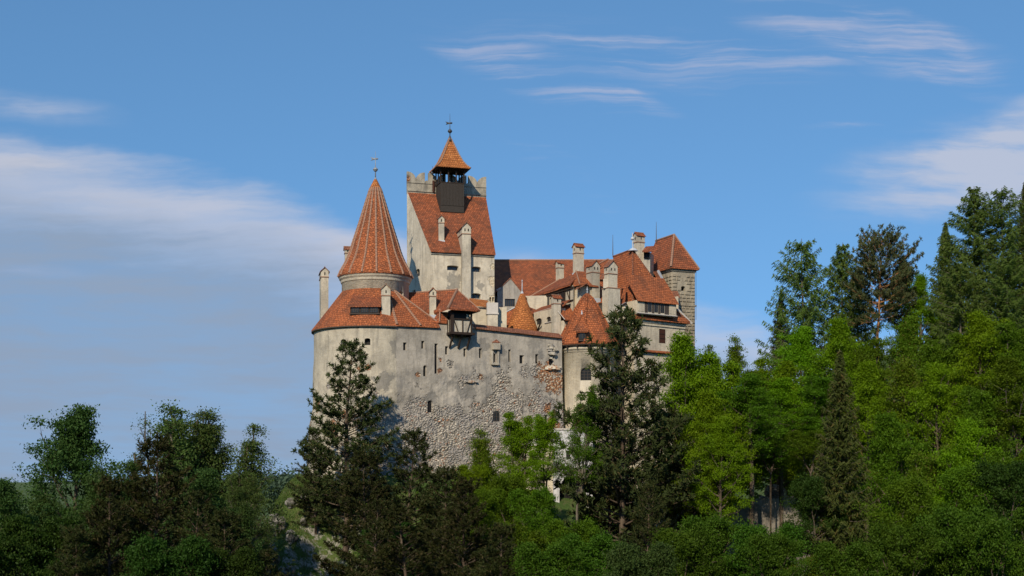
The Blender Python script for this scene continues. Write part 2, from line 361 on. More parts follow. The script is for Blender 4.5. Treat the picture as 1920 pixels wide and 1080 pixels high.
# ================================================================ the castle
castle=root('castle',(0,212,2),'hilltop castle of pale plaster with orange tiled roofs, a cone tower and tall keep','castle')
def opening(cuts,parent,p,n,w,h,depth=.8,arch=0.0,splay=0.0,kind='dark',bars=(0,0),pd=None,name='window'):
    """p: centre of the opening on the wall face, n: outward horizontal normal"""
    n=Vector((n[0],n[1],0)).normalized(); t=Vector((-n.y,n.x,0)); p=Vector(p)
    def outline(w,h,a):
        o=[(-w/2,-h/2),(w/2,-h/2)]
        if a>0:
            k=7; y0=h/2-a
            for i in range(k+1):
                th=math.pi*i/k; o.append((w/2*math.cos(th),y0+a*math.sin(th)))
        else: o+=[(w/2,h/2),(-w/2,h/2)]
        return o
    oo=outline(w+splay*1.0,h+splay*.5,arch); oi=outline(w,h,arch)
    k=len(oo); ex=1.2; f=1+ex/depth
    vs=[p+n*ex+t*(i_[0]+(o_[0]-i_[0])*f)+Vector((0,0,i_[1]+(o_[1]-i_[1])*f)) for o_,i_ in zip(oo,oi)]
    vs+=[p-n*depth+t*i_[0]+Vector((0,0,i_[1])) for i_ in oi]
    cuts.add(vs,[tuple(range(k)),tuple(range(k,2*k))[::-1]]+[((i+1)%k,i,k+i,k+(i+1)%k) for i in range(k)])
    pd=depth-.06 if pd is None else pd
    m=MB(); c=p-n*pd
    m.extr([c+t*(x*1.0)+Vector((0,0,z*1.0)) for x,z in oi],-n*.05,0)
    fw=.07 if bars!=(0,0) else .05
    if kind!='dark' or bars!=(0,0):
        yaw=math.atan2(t.y,t.x)
        for i in range(bars[0]+2):
            x=-w/2+fw/2+(w-fw)*i/(bars[0]+1); m.box(c+t*x+n*.03+Vector((0,0,-arch*.3 if arch else 0)),fw,.06,h-arch*.6,yaw,1)
        for i in range(bars[1]+2):
            z=-h/2+fw/2+(h-fw-arch*.7)*i/(bars[1]+1); m.box(c+Vector((0,0,z))+n*.035,w-2*fw-.01,.05,fw,yaw,1)
    return m.build(name,[M[kind],M['frame'] if kind!='shutter' else M['wood']],parent)
def footprint(pxL,pxC,pxR,Y,a,smin=None,wmin=None):
    a=R(a); N=(xx(pxC,Y),Y); r=(math.cos(a),math.sin(a)); l=(-math.sin(a),math.cos(a))
    k=(pxR-960)/FPX; w=(k*N[1]-N[0])/(r[0]-k*r[1])
    k=(pxL-960)/FPX; s=(k*N[1]-N[0])/(l[0]-k*l[1])
    if smin: s=max(s,smin) if s>0 else smin
    if wmin: w=max(w,wmin)
    A=N; B=(N[0]+r[0]*w,N[1]+r[1]*w); D=(N[0]+l[0]*s,N[1]+l[1]*s); C=(B[0]+l[0]*s,B[1]+l[1]*s)
    return A,B,C,D,w,s
def grow(A,B,C,D,g):
    c=((A[0]+B[0]+C[0]+D[0])/4,(A[1]+B[1]+C[1]+D[1])/4)
    r=Vector((B[0]-A[0],B[1]-A[1])).normalized(); l=Vector((D[0]-A[0],D[1]-A[1])).normalized()
    f=lambda p,i,j:(p[0]+r.x*g*i+l.x*g*j,p[1]+r.y*g*i+l.y*g*j)
    return f(A,-1,-1),f(B,1,-1),f(C,1,1),f(D,-1,1)
def chimney(parent,pxL,pxC,pxR,pyT,pyB,Y,a=22,gable='R',tile='tile',mat='plaster',capf=.22,smin=.9,holes=2,shoulder=None,flash=True,cap='gable',label=None):
    A,B,C,D,w,s=footprint(pxL,pxC,pxR,Y,a,smin)
    zt=zz(pyT,Y); zb=zz(pyB,Y)-1.2
    r=Vector((B[0]-A[0],B[1]-A[1],0)).normalized(); l=Vector((D[0]-A[0],D[1]-A[1],0)).normalized()
    m=MB(); ins=.09
    Q=grow(A,B,C,D,-ins)
    H=.46*min(w,s) if gable=='L' else .52*w; H=max(.4,min(H,1.1))
    zc=zt-H; hc=max(.55,min(1.3,.7*w))
    if cap=='flat': zc=zt-.6; 
    m.prism(Q,zb,zc-hc,0)
    if cap=='flat':
        m.prism(grow(*Q,.16),zc-hc,zc-hc+.25,4); m.prism(grow(*Q,.05),zc-hc+.25,zt,4)
        ob=m.build('chimney',[M[mat],M[tile],M['dark'],M['hip'],M['cap']],parent); return ob
    m.prism(grow(*Q,.10),zc-hc,zc-hc+.12,3)
    m.prism(grow(*Q,.03),zc-hc+.12,zc,0)
    # openings in the head: solid blocks coloured dark like the shade inside slots
    ya=math.atan2(r.y,r.x)
    def slots(c0,dirv,nrm,width,k):
        for i in range(k):
            f=(i+.5)/k if k>1 else .5
            f=.5+(f-.5)*.75
            p=Vector((c0[0],c0[1],0))+dirv*width*f; m.box((p.x-nrm.x*.02,p.y-nrm.y*.02,zc-hc*.38+(H*.45 if k>1 and gable else 0)*0),.17,.30 if False else .12,.42,math.atan2(dirv.y,dirv.x),2)
    g2=grow(*Q,.03)
    wr=(Vector(g2[1])-Vector(g2[0])).length; ws_=(Vector(g2[3])-Vector(g2[0])).length
    slots(g2[0],r,l*-1,wr,holes if gable=='R' else 1)
    if s>.7 and pxC-pxL>2: slots(g2[0],l,r*-1,ws_,1)
    # gable cap
    e=grow(*Q,.03); o=grow(*Q,.20)
    z0=zc; z1=zt
    E=[Vector((*p,z0)) for p in e]; O=[Vector((*p,z0-.06)) for p in o]
    if gable=='R':   # ridge runs along l, gable on the right-hand front face A-B
        ra=(E[0]+E[1])/2; rb=(E[2]+E[3])/2; ra.z=rb.z=z1-.12
        m.add([E[0],E[1],ra,E[2],E[3],rb],[(0,1,2),(3,4,5),(1,3,5,2),(4,0,2,5),(0,4,3,1)],0)
        Ra=(O[0]+O[1])/2; Rb=(O[2]+O[3])/2; Ra.z=Rb.z=z1
        m.shell([[O[0],Ra,Rb,O[3]],[O[1],O[2],Rb,Ra]],.09,1)
        m.tube([Ra+Vector((0,0,.02)),Rb+Vector((0,0,.02))],.07,5,3)
    else:            # ridge runs along r, gable on the left face A-D
        ra=(E[0]+E[3])/2; rb=(E[1]+E[2])/2; ra.z=rb.z=z1-.12
        m.add([E[0],E[3],ra,E[1],E[2],rb],[(1,0,2),(3,4,5),(0,3,5,2),(4,1,2,5),(0,1,4,3)],0)
        Ra=(O[0]+O[3])/2; Rb=(O[1]+O[2])/2; Ra.z=Rb.z=z1
        m.shell([[O[0],O[1],Rb,Ra],[O[3],Ra,Rb,O[2]]],.09,1)
        m.tube([Ra+Vector((0,0,.02)),Rb+Vector((0,0,.02))],.07,5,3)
    if shoulder:
        pL,pR,py=shoulder; A2,B2,C2,D2,_,_=footprint(pL,pxC,pR,Y,a,smin)
        q=grow(A2,B2,C2,D2,.12); z=zz(py,Y); m.prism(q,zb,z-.1,0); m.prism(grow(*q,.08),z-.1,z+.05,3)
    if flash:
        zf=zz(pyB,Y); m.prism(grow(*Q,.10),zf-.9,zf+.15,4) if not shoulder else None
    ob=m.build('chimney',[M[mat],M[tile],M['dark'],M['hip'],M['lead'] if flash else M['cap']],parent)
    if label: ob['label']=label
    return ob
def finial(parent,px,pyb,pyt,Y,ball=None,vane=None,mat='iron',name='finial',rr=.10,skirt=True):
    m=MB(); x=xx(px,Y); zb=zz(pyb,Y); zt=zz(pyt,Y)
    m.tube([(x,Y,zb-.3),(x,Y,zb+(zt-zb)*.5),(x,Y,zt)],[rr,rr*.6,rr*.22],8)
    if skirt: m.lathe((x,Y),[(.5,zb-.75),(.3,zb-.3),(.14,zb+.15),(.08,zb+.2)],12)
    if ball:
        z=zz(ball[0],Y); r=ball[1]; m.lathe((x,Y),[(r*math.cos(a),z+r*math.sin(a)) for a in [R(-85+17*i) for i in range(11)]],14)
        m.lathe((x,Y),[(r*1.12,z-.05),(r*1.12,z+.05)],14)
    if vane:
        z=zz(vane,Y); k=FPX/Y
        m.extr([(x-.75,Y,z-.28),(x-.55,Y,z+.0),(x-.8,Y,z+.3),(x-.1,Y,z+.12),(x+.35,Y,z+.18),(x+.45,Y,z),(x+.3,Y,z-.12),(x-.1,Y,z-.12)],(0,.05,0))
    return m.build(name,M[mat],parent,smooth=True)

# ---- outer wall: round bastion running straight into the curtain wall
BC=(-21.87,205.0); BR=9.75; CA=25.0
cn=Vector((math.sin(R(CA)),-math.cos(R(CA)))); cdv=Vector((math.cos(R(CA)),math.sin(R(CA))))
T0=Vector(BC)+cn*BR                      # tangent point
def cline(t): return T0+cdv*t
def ct(px):
    p,t=ray_line(px,tuple(T0),tuple(T0+cdv)); return t
def topz(t): return float(np.interp(t,[0,7,14,28.6],[24.1,24.6,24.35,23.6]))
def batter(z): return max(0,(20-z))*.045+max(0,(11-z))*.06
def wallmesh(name,path,nrm,tops,mat,z0=-7,th=2.2,res=.42):
    """path: list of plan points, nrm: outward normals; closed volume with a rough outer face"""
    n=len(path); nz=int((24-z0)/res); V=[];F=[]
    for i in range(n):
        for j in range(nz+1):
            z=z0+(tops[i]-z0)*j/nz; b=batter(z); p=path[i]+nrm[i]*b; V.append((p.x,p.y,z))
    A=np.array(V); rough=np.clip((19-A[:,2]+3*fbm(A,.2,3,5))/7,0,1)
    dn=fbm(A,.33,5,3)*.55*rough+fbm(A,1.1,3,9)*.16*rough+fbm(A,.5,3,21)*.035
    NN=np.repeat(np.array([[q.x,q.y] for q in nrm]),nz+1,axis=0)
    A[:,:2]+=NN*dn[:,None]
    V=[tuple(a) for a in A]
    o=len(V)
    for i in range(n):
        p=path[i]-nrm[i]*th; V+=[(p.x,p.y,z0),(p.x,p.y,tops[i])]
    for i in range(n-1):
        for j in range(nz):
            a=i*(nz+1)+j; b=(i+1)*(nz+1)+j; F.append((a,b,b+1,a+1))
        F.append((i*(nz+1)+nz,(i+1)*(nz+1)+nz,o+2*i+3,o+2*i+1))
        F.append((o+2*i,o+2*i+1,o+2*i+3,o+2*i+2))
        F.append((i*(nz+1),o+2*i,o+2*i+2,(i+1)*(nz+1)))
    F.append(tuple([o,o+1]+[j for j in range(nz,-1,-1)])[::-1])
    e=(n-1)*(nz+1); F.append(tuple([o+2*(n-1)+1,o+2*(n-1)]+[e+j for j in range(nz+1)])[::-1])
    m=MB(); m.v=[Vector(v) for v in V]; m.f=F; m.m=[0]*len(F)
    ob=m.build(name,mat,castle)
    for p in ob.data.polygons: p.use_smooth=False
    bm=bmesh.new(); bm.from_mesh(ob.data); bmesh.ops.recalc_face_normals(bm,faces=bm.faces); bm.to_mesh(ob.data); bm.free()
    return ob
SPB=[(-31,202.5,15,1.2,2),(-19.5,195.5,15.5,1.5,2),(-31.3,204,20,.9,2),(-17.5,196.3,20.5,1.3,2),(-24,195.6,12.5,1.3,2),(-19,195.7,10.6,1.6,2),(-28.6,198.6,17,.5,1),(-23.4,195.2,17.4,.4,1),(-25.3,195.8,10.5,1.0,1),(-29.5,200,12,1.6,1),(-26.5,197.2,8,1.7,1),(-25.8,196,4.5,.9,1),(-22.3,195.3,19.4,.35,1),(-22,195.3,17.6,.55,1),(-17.3,196.2,17.4,.5,1),(-17.0,196.2,14.5,.6,0),(-20.6,195.2,13.4,.5,0),(-30.8,202,9,1.2,1),(-24,195.3,9.5,1.0,0),(-16.9,196.8,15,.4,1),(-28,198,15,.8,0)]
SPC=[(-7.2,201,14.2,1.5,2),(-12.5,198.7,13.2,1.3,2),(-3.8,202.9,13.0,1.4,2),(1.0,205,12.5,1.5,2),(-1.6,203.9,21,.8,2),(-4.4,202.5,21.5,1.2,2),(4.5,206.6,20.5,.9,2),(-9.8,200,18.5,.7,0),(-5,202,16.8,.5,1),(-14.5,197.8,16.6,.5,1),(-2.8,203,9,.9,0),(-11.3,199,17.4,.6,1),(-11.1,199,19.2,.4,1),(-6.7,201.8,15.8,.6,1),(-1.3,203.9,16.6,1.5,0),(5.4,207.1,17.8,2.0,1),(3.8,206.3,18.0,1.3,0),(6.9,207.7,16.0,1.9,1),(-1.6,203.9,11.5,.6,1),(5.5,207,12.0,1.0,1),(6.6,207,9.5,1.1,1),(1.9,205.6,17.6,.9,0),(-6,202,12,1.2,0)]
M['bastion']=plaster('bastion_plaster',(.48,.435,.35),(.40,.365,.30),(.20,.185,.16),.6,spots=SPB,rub=(-27,1.0,-14,13.5))
M['curtain']=plaster('curtain_plaster',(.41,.375,.325),(.33,.305,.27),(.17,.16,.145),.6,spots=SPC,rub=(-16,12.2,7,14.0))
angs=[R(165+ (295-165)*i/56) for i in range(57)]   # ends at tangent angle (-65 deg = 295)
path=[Vector((BC[0]+BR*math.cos(a),BC[1]+BR*math.sin(a))) for a in angs]; nr=[Vector((math.cos(a),math.sin(a))) for a in angs]
tops=[24.1]*len(path)
bast=wallmesh('bastion_wall',path,nr,tops,M['bastion'])
ts=list(np.arange(0,28.8,.42)); 
curt=wallmesh('curtain_wall',[cline(t) for t in ts],[cn.copy() for t in ts],[topz(t) for t in ts],M['curtain'])
def on_bast(px,py):
    k=(px-960)/FPX  # ray (k,1)*s hits the circle
    A=k*k+1;B_=-2*(k*BC[0]+BC[1]);C_=BC[0]**2+BC[1]**2-BR**2; dsc=B_*B_-4*A*C_
    s=(-B_-math.sqrt(max(dsc,0)))/(2*A); n=Vector((k*s-BC[0],s-BC[1])).normalized()
    z=zz(py,s); return Vector((k*s,s,z)),n
def on_curt(px,py):
    t=ct(px); p=cline(t); return Vector((p.x,p.y,zz(py,p.y))),cn
def wins(fn,parent,cuts,lst):
    for (x0,y0,x1,y1,ar,sp,kind,bars) in lst:
        p,n=fn((x0+x1)/2,(y0+y1)/2); k=p.y/FPX; tv=abs(n.y)/math.hypot(n.x,n.y)
        w=(x1-x0)*k/max(tv,.5); h=(y1-y0)*k; b=batter(p.z) if fn in (on_bast,on_curt) else 0
        p=p+Vector((n[0],n[1],0))*b
        w=w*1.1; w2=w*(.62 if sp and fn is on_curt else 1); p=p-Vector((-n[1],n[0],0))*(.0)
        opening(cuts,parent,p,n,w2,h,.42 if fn is on_curt and sp else .75,(h*.22 if ar==1 else w*.5 if ar==2 else 0),(w-w2)*1.0+(.12 if sp else 0),kind,bars)
cb=MB()
wins(on_bast,bast,cb,[(639,636,649,652,1,0,'dark',(0,0)),(684,634,694,647,1,0,'dark',(0,0))])
cc=MB()
wins(on_curt,curt,cc,[(757,643,762,656,0,.3,'dark',(0,0)),(791,640,795,653,0,.3,'dark',(0,0)),(794,686,799,705,1,.25,'dark',(0,0)),(815.5,645,820.5,700,0,.1,'dark',(0,0)),
 (835.5,650,840,664,0,.25,'dark',(0,0)),(870,654,874,668,0,.2,'dark',(0,0)),(899,654,903,671,0,.2,'dark',(0,0)),(954,656,957.5,678,0,.35,'dark',(0,0)),
 (975,667,982,681,0,.5,'dark',(0,0)),(1004.5,665,1009,681,0,.2,'dark',(0,0)),(1030,671,1038,684,0,.2,'dark',(0,0)),(801,752,810,773,1,.2,'dark',(0,0)),
 (923,771,938,790,1,.2,'pane',(1,1)),(1019,779,1025,808,0,.1,'dark',(0,0)),(925,663,929,679,0,0,'dark',(0,0))])
cut(bast,cb); cut(curt,cc)
# niche box, broken bartizan stub and brick course on the curtain wall
def onc(px,py,off=0):
    p,n=on_curt(px,py); return p+Vector((cn.x,cn.y,0))*off
ya=R(CA)
m=MB()
p=onc(928.5,650,.35); m.box(p,1.2,.7,1.0,ya); p=onc(921.5,671,.18); m.box(p,.3,.36,2.2,ya); p=onc(932.8,671,.18); m.box(p,.3,.36,2.2,ya)
p=onc(927,683,.25); m.box(p,1.3,.5,.25,ya)
p=onc(929,643,.35); m.add([p+Vector((0,0,.55)),p+Vector((-.75,-.5,0)),p+Vector((.6,-.1,0)),p+Vector((.75,.35,0)),p+Vector((-.6,.0,0))],[(0,1,2),(0,2,3),(0,3,4),(0,4,1),(1,4,3,2)],1)
m.build('stone_box',[M['plaster'],M['tile_k']],curt)
def rocky(name,c,rx,ry,rz,mat,parent,seed,rough=.35,sub=3,kind=None):
    bm=bmesh.new(); bmesh.ops.create_icosphere(bm,subdivisions=sub,radius=1)
    A=np.array([v.co[:] for v in bm.verts]); d=fbm(A+seed*3.1,.9,4,seed)+.5*np.abs(fbm(A+seed,2.1,3,seed+5))
    A=A*(1+rough*d[:,None])*np.array([rx,ry,rz])+np.array(c)
    for v,a in zip(bm.verts,A): v.co=a
    me=bpy.data.meshes.new(name); bm.to_mesh(me); bm.free(); me.materials.append(mat); return link(name,me,parent)
M['brickrub']=plaster('brick_rubble',(.45,.2,.1),(.42,.36,.28),(.2,.12,.09),.4)
def debris(name,px,py,w_,h_,n_,mats,seed,big=.5,off=.1):
    r_=random.Random(seed); m=MB()
    for i in range(n_):
        u_,v_=r_.gauss(0,.33),r_.gauss(0,.33); p=onc(px,py,off+r_.uniform(-.1,.2)+batter(zz(py,204))); p=p+Vector((cdv.x*u_*w_,cdv.y*u_*w_,v_*h_)); s_=r_.uniform(.4,1)*big*(1.2-abs(v_))
        m.box(p,s_*1.2,s_,s_*.6,ya+r_.uniform(-.5,.5),r_.randrange(len(mats)),r_.uniform(.6,.95))
    return m.build(name,mats,curt)
debris('broken_stonework',1033,658,1.1,1.8,26,[M['grey'],M['plaster']],3,.75,.15)
debris('brick_ledge',1034,690,1.5,.6,40,[M['brickrub'],M['plaster']],5,.6)
debris('brick_ledge',880,716,1.3,.3,30,[M['brickrub'],M['grey']],6,.45)
# tiled coping along the curtain
m=MB()
tt=[ct(888)+i*(28.5-ct(888))/10 for i in range(11)]
for i in range(10):
    a,b=cline(tt[i]),cline(tt[i+1]); za,zb_=topz(tt[i]),topz(tt[i+1])
    f=lambda p,o,z: Vector((p.x+cn.x*o,p.y+cn.y*o,z))
    m.shell([[f(a,.45,za-.05),f(b,.45,zb_-.05),f(b,-.9,zb_+.75),f(a,-.9,za+.75)]],.12,0)
m.build('coping',[M['tile_k']],curt)

# ---- bastion roof
m=MB(); EZ=24.15; ov=.4; polys=[]
TC=(-21.87,205.0); TR=5.35
ea=[R(160+(295-160)*i/30) for i in range(31)]
E=[Vector((BC[0]+(BR+ov)*math.cos(a),BC[1]+(BR+ov)*math.sin(a),EZ)) for a in ea]
I=[Vector((TC[0]+(TR-.3)*math.cos(a),TC[1]+(TR-.3)*math.sin(a),30.75)) for a in ea]
ridge0=Vector((TC[0]+(TR-.3)*math.cos(R(-50)),TC[1]+(TR-.3)*math.sin(R(-50)),30.3)); tE=ct(823)
end=cline(tE); endp=Vector((end.x+cn.x*ov,end.y+cn.y*ov,EZ+.1)); rend=Vector((end.x-cn.x*.6,end.y-cn.y*.6,EZ+.9))
for i in range(30):
    polys.append([E[i],E[i+1],I[i+1],I[i]])
K=8
for i in range(K):
    f0,f1=i/K,(i+1)/K
    g=lambda f:(E[-1].lerp(endp,f), (I[-1].lerp(ridge0,min(1,f/.2)) if f<.2 else ridge0.lerp(rend,(f-.2)/.8)))
    a,b=g(f0),g(f1); polys.append([a[0],b[0],b[1],a[1]])
m.shell(polys,.2,0)
# back slope behind the ridge
m.shell([[ridge0,rend,Vector((rend.x+1,rend.y+4,EZ+.3)),Vector((ridge0.x+5,ridge0.y+5,EZ+1.5))]],.2,0)
up=Vector((0,0,.03))
def hipline(m,pts,r=.13,mt=1,step=.42):
    r*=1.15
    """a run of half-round ridge tiles: overlapping short tapered tubes"""
    for a,b in zip(pts[:-1],pts[1:]):
        a=Vector(a);b=Vector(b); L=(b-a).length; n=max(1,int(L/step))
        for i in range(n):
            p=a.lerp(b,i/n);q=a.lerp(b,(i+1.12)/n); m.tube([p+up,q+up],[r*1.12,r*.86],6,mt)
for i in (4,): hipline(m,[E[i],I[i]],.19)
q=g(.22); hipline(m,[g(.0)[0],I[-1]],.19); hipline(m,[g(.55)[0],ridge0],.17)
hipline(m,[I[-1],ridge0,rend],.14)
hipline(m,[E[30],I[30]],.12) if False else None
broof=m.build('roof',[M['tile_b'],M['hip']],bast)
# eave board
m=MB(); 
for i in range(30): 
    a=E[i].copy();b=E[i+1].copy(); m.extr([a-Vector((0,0,.2)),b-Vector((0,0,.2)),b-Vector((0,0,.36)),a-Vector((0,0,.36))],(-.12*(a.x-BC[0])/BR,-.12*(a.y-BC[1])/BR,0))
m.build('eave_board',M['frame'],bast)
def roof_pt(px,py,poly):
    n=(poly[1]-poly[0]).cross(poly[-1]-poly[0]); return ray_plane(px,py,poly[0],n)
# dormer band on the bastion roof
def dormer(parent,pL,pR,pyT,pyB,Yb,a,depth=3.2,rise=1.2,nwin=3,tile='tile',wallm='wood',over=.4,panels=(),mid='frame',ovs=.35,bars=(1,1)):
    """shed dormer: pL,pR pixel columns of its front, Yb = depth of the front left corner, a = yaw"""
    A=Vector((xx(pL,Yb),Yb)); r=Vector((math.cos(R(a)),math.sin(R(a)))); k=(pR-960)/FPX; w=(k*A.y-A.x)/(r.x-k*r.y); l=Vector((-r.y,r.x))
    zt=zz(pyT,Yb); zb=zz(pyB,Yb); m=MB()
    B=A+r*w; m.prism([tuple(A),tuple(B),tuple(B+l*depth),tuple(A+l*depth)],zb-.25,zt,0)
    n=Vector((-l.x,-l.y,0)); rr=Vector((r.x,r.y,0)); h=zt-zb
    o=m.build('dormer',[M[wallm]],parent)
    mm=MB(); up_=Vector((0,0,1)); c0=Vector((A.x,A.y,zb))
    fr=panels if panels else tuple(('w',1) for _ in range(nwin)); tot=sum(q[1] for q in fr); x=.12; W_=w-.24
    for kd,q in fr:
        ww=W_*q/tot; c=c0+rr*(x+ww/2)+up_*(h*.5)
        if kd=='p': mm.box(c+n*.03,ww*.86,.06,h*.74,R(a),1)
        elif kd=='w':
            mm.box(c+n*.015,ww*.84,.04,h*.74,R(a),0)
            for i in range(bars[0]): mm.box(c+n*.05+rr*(ww*.84*((i+1)/(bars[0]+1)-.5)),.07,.05,h*.74,R(a),2)
            for i in range(bars[1]): mm.box(c+n*.045+up_*(h*.74*((i+1)/(bars[1]+1)-.5)),ww*.84,.04,.06,R(a),2)
        else: mm.box(c+n*.025,ww*.96,.05,h*.9,R(a),2)
        x+=ww
    mm.box(c0+rr*(w/2)+n*.10-up_*.06,w+.2,.2,.14,R(a),3)
    mm.build('window_band',[M['pane'],M['cream'],M['frame'],M[mid]],o)
    m=MB(); f=lambda s,d_,z: c0+rr*s-n*d_+up_*z
    m.shell([[f(-ovs,-over,h-.05),f(w+ovs,-over,h-.05),f(w+ovs*.4,depth,h+rise),f(-ovs*.2+.0,depth,h+rise)]],.14,0)
    # cheeks of tile closing the sides
    m.add([f(-ovs,-over,h-.06),f(-ovs*.2,depth,h+rise-.02),f(-ovs-.5,depth*.9,h*.2)],[(0,1,2),(0,2,1)],0) if False else None
    m.build('dormer_roof',[M[tile]],o)
    return o
dormer(bast,656.5,711,574,588,196.35,-3,3.6,2.6,3,'tile','wood',.35,panels=(('w',1),('w',1),('w',1)),bars=(3,1),ovs=.3)
chimney(bast,714,714.5,733,532,604,196.3,8,'R',mat='plaster',holes=1,smin=1.2,tile='hip')
chimney(bast,598,601,617,500,628,207,12,'R',mat='plaster',holes=1,smin=1.2,tile='tile_k',flash=False)
chimney(bast,645,646,658,461,540,212.5,12,'L',mat='plaster',holes=1,smin=1.1,flash=False,tile='tile_k')

# ---- cone tower
m=MB(); cz=32.8
m.lathe(TC,[(TR+.02,23),(TR,cz-1.1),(TR+.12,cz-1.05),(TR+.2,cz-.85),(TR+.2,cz-.7),(TR+.42,cz-.45),(TR+.42,cz-.28),(TR+.6,cz-.05),(TR+.6,cz+.02)],72)
ctow=m.build('cone_tower_wall',[M['plaster_keep']],castle,smooth=False)
for p in ctow.data.polygons: p.use_smooth=len(p.vertices)==4 and abs(p.normal.z)<.3
k=205/FPX
prof=[(70,521),(66.5,512),(62,504),(57,495),(51,482),(46.5,470),(43,458),(36.5,438),(30,418),(23.5,397),(17,376),(10,354),(4.0,340),(1.0,335)]
pr=[(r*k,zz(y,205)) for r,y in prof]
m=MB(); m.lathe(TC,[(pr[0][0]-.1,pr[0][1]-.16)]+pr,96,0)
NR=16
for i in range(NR):
    a=2*math.pi*(i+.35)/NR
    pts=[Vector((TC[0]+r*math.cos(a),TC[1]+r*math.sin(a),z)) for r,z in pr[:-2]]
    hipline(m,pts,.15,1,.5)
m.lathe(TC,[(11.5*k,zz(357,205)),(10.5*k,zz(352,205)),(4*k,zz(339,205)),(1*k,zz(333,205))],24,2)
cr=m.build('roof',[M['tile_b'],M['hip'],M['tile_o']],ctow)
for p in cr.data.polygons: p.use_smooth=p.material_index==0
finial(ctow,704,335,284,205,(318,.36),298,'zinc')
p=Vector((xx(759.5,201),201.0)); n=(Vector((xx(759.5,201.5)+21.87,201.5-205)).normalized())
cu=MB(); opening(cu,ctow,Vector((TC[0]+TR*n.x,TC[1]+TR*n.y,zz(551,201))),n,.9,1.0,.5,.35,.2,'dark'); cut(ctow,cu)

# ---- keep
kN=(xx(808,212),212.0); kR=(xx(927,215),215.0); kB=(xx(911,226),226.0); kL=(xx(763,222),222.0)
ze=38.6; zr=50.4
m=MB(); m.prism([kN,kR,kB,kL],14,[ze,ze,zr,zr])
keep=m.build('keep_wall',[M['plaster_keep']],castle)
fN=Vector((kR[0]-kN[0],kR[1]-kN[1])).normalized(); fn_=Vector((fN.y,-fN.x))
def on_keep(px,py):
    p,t=ray_line(px,kN,kR); return Vector((p[0],p[1],zz(py,p[1]))),fn_
def on_kleft(px,py):
    p,t=ray_line(px,kL,kN); n=Vector((kN[1]-kL[1],-(kN[0]-kL[0]))).normalized(); 
    return Vector((p[0],p[1],zz(py,p[1]))),n
cu=MB()
wins(on_keep,keep,cu,[(840,498,858,506.5,1,.25,'pane',(1,0)),(886,500,900,509.5,1,.25,'pane',(1,0)),(885.5,550,900,559.5,1,.25,'pane',(2,0)),(918,557,921,565,0,0,'dark',(0,0)),(923,557,926,565,0,0,'dark',(0,0))])
p,n=on_kleft(783.5,511); opening(cu,keep,p,n,1.6,1.2,.45,.5,.15,'dark')
p,n=on_kleft(776,546); opening(cu,keep,p,n,1.2,.35,.3,0,.1,'dark')
cut(keep,cu)
# cornice under the keep eave
m=MB(); yk=math.atan2(fN.y,fN.x); Lk=(Vector(kR)-Vector(kN)).length; mid=(Vector(kN)+Vector(kR))/2
m.box((mid.x+fn_.x*.12,mid.y+fn_.y*.12,ze-.28),Lk+.15,.34,.3,yk); m.box((mid.x+fn_.x*.08,mid.y+fn_.y*.08,ze-.62),Lk+.1,.22,.22,yk)
m.build('cornice',M['plaster'],keep)
m=MB(); o=.45
eN=Vector((kN[0]+fn_.x*o-fN.x*.1,kN[1]+fn_.y*o-fN.y*.1,ze-.28)); eR=Vector((kR[0]+fn_.x*o+fN.x*.1,kR[1]+fn_.y*o+fN.y*.1,ze-.28))
rL=Vector((kL[0]+.1,kL[1],zr+.15)); rB=Vector((kB[0],kB[1],zr+.15))
m.shell([[eN,eR,rB,rL]],.2,0); KP=[eN,eR,rB,rL]
m.build('roof',[M['tile']],keep)
# parapet with swallow-tail merlons along the back edge
pd=(Vector(kB)-Vector(kL)); PL=pd.length; pd.normalize(); pn=Vector((pd.y,-pd.x))
def pp(s,z,off=0): return Vector((kL[0]+pd.x*s+pn.x*off,kL[1]+pd.y*s+pn.y*off,z))
s_of=lambda px:(Vector(ray_line(px,kL,kB)[0])-Vector(kL)).length
zp=zr+1.9; zt=zr+3.55
line=[(0,zt)]
marks=[(763,796,1),(796,803,0),(803,835,1),(835,842,0),(842,874,1),(874,878,0),(878,911,1)]
pts=[]
for a,b,kd in marks:
    sa,sb=s_of(a),s_of(b)
    if kd:
        sm=(sa+sb)/2
        for i in range(7):
            th=R(90*i/6); pts.append((sa+(sm-sa)*math.sin(th),zp+(zt-zp)*(math.cos(th))**.8 if i<6 else zp))
        for i in range(1,7):
            th=R(90-90*i/6); pts.append((sb-(sb-sm)*math.sin(th),zp+(zt-zp)*max(0,math.cos(th))**.8))
    else:
        pts+= [(sa+.02,zp+.1),((sa+sb)/2,zp+.35),(sb-.02,zp+.1)]
m=MB()
poly=[pp(0,zr-.3,-.35),]+[pp(s,z,-.35) for s,z in pts]+[pp(PL,zr-.3,-.35)]
m.extr(poly[::-1],Vector((pn.x,pn.y,0))*.6,0)
m.box(pp(PL/2,zp-.25,.30),PL,.12,.12,math.atan2(pd.y,pd.x),1)
m.box(pp(PL/2,zr+.28,.32),PL,.18,.25,math.atan2(pd.y,pd.x),1)
# side returns running forward a little on both flanks
M['worn']=plaster('worn_parapet',(.38,.345,.28),(.28,.26,.22),(.15,.14,.125),.8,spots=((-18.2,222,52.6,.8,1),))
m.build('parapet',[M['worn'],M['worn']],keep)
# chimneys of the keep
def keepY(px,py): return roof_pt(px,py,KP).y
chimney(keep,821,821.5,834,403,452,keepY(827,452),6,'R',holes=1,smin=1.0,tile='tile_k')
o=chimney(keep,856,866,884,416,575,212.2,14,'R',holes=2,smin=2.8,tile='tile_k',flash=False)
m=MB(); m.tube([pp(s_of(812),zr+.2,.4),pp(s_of(812),zr+2.2,.4)],.22,8); m.build('flue_pipe',M['shutter'],keep)

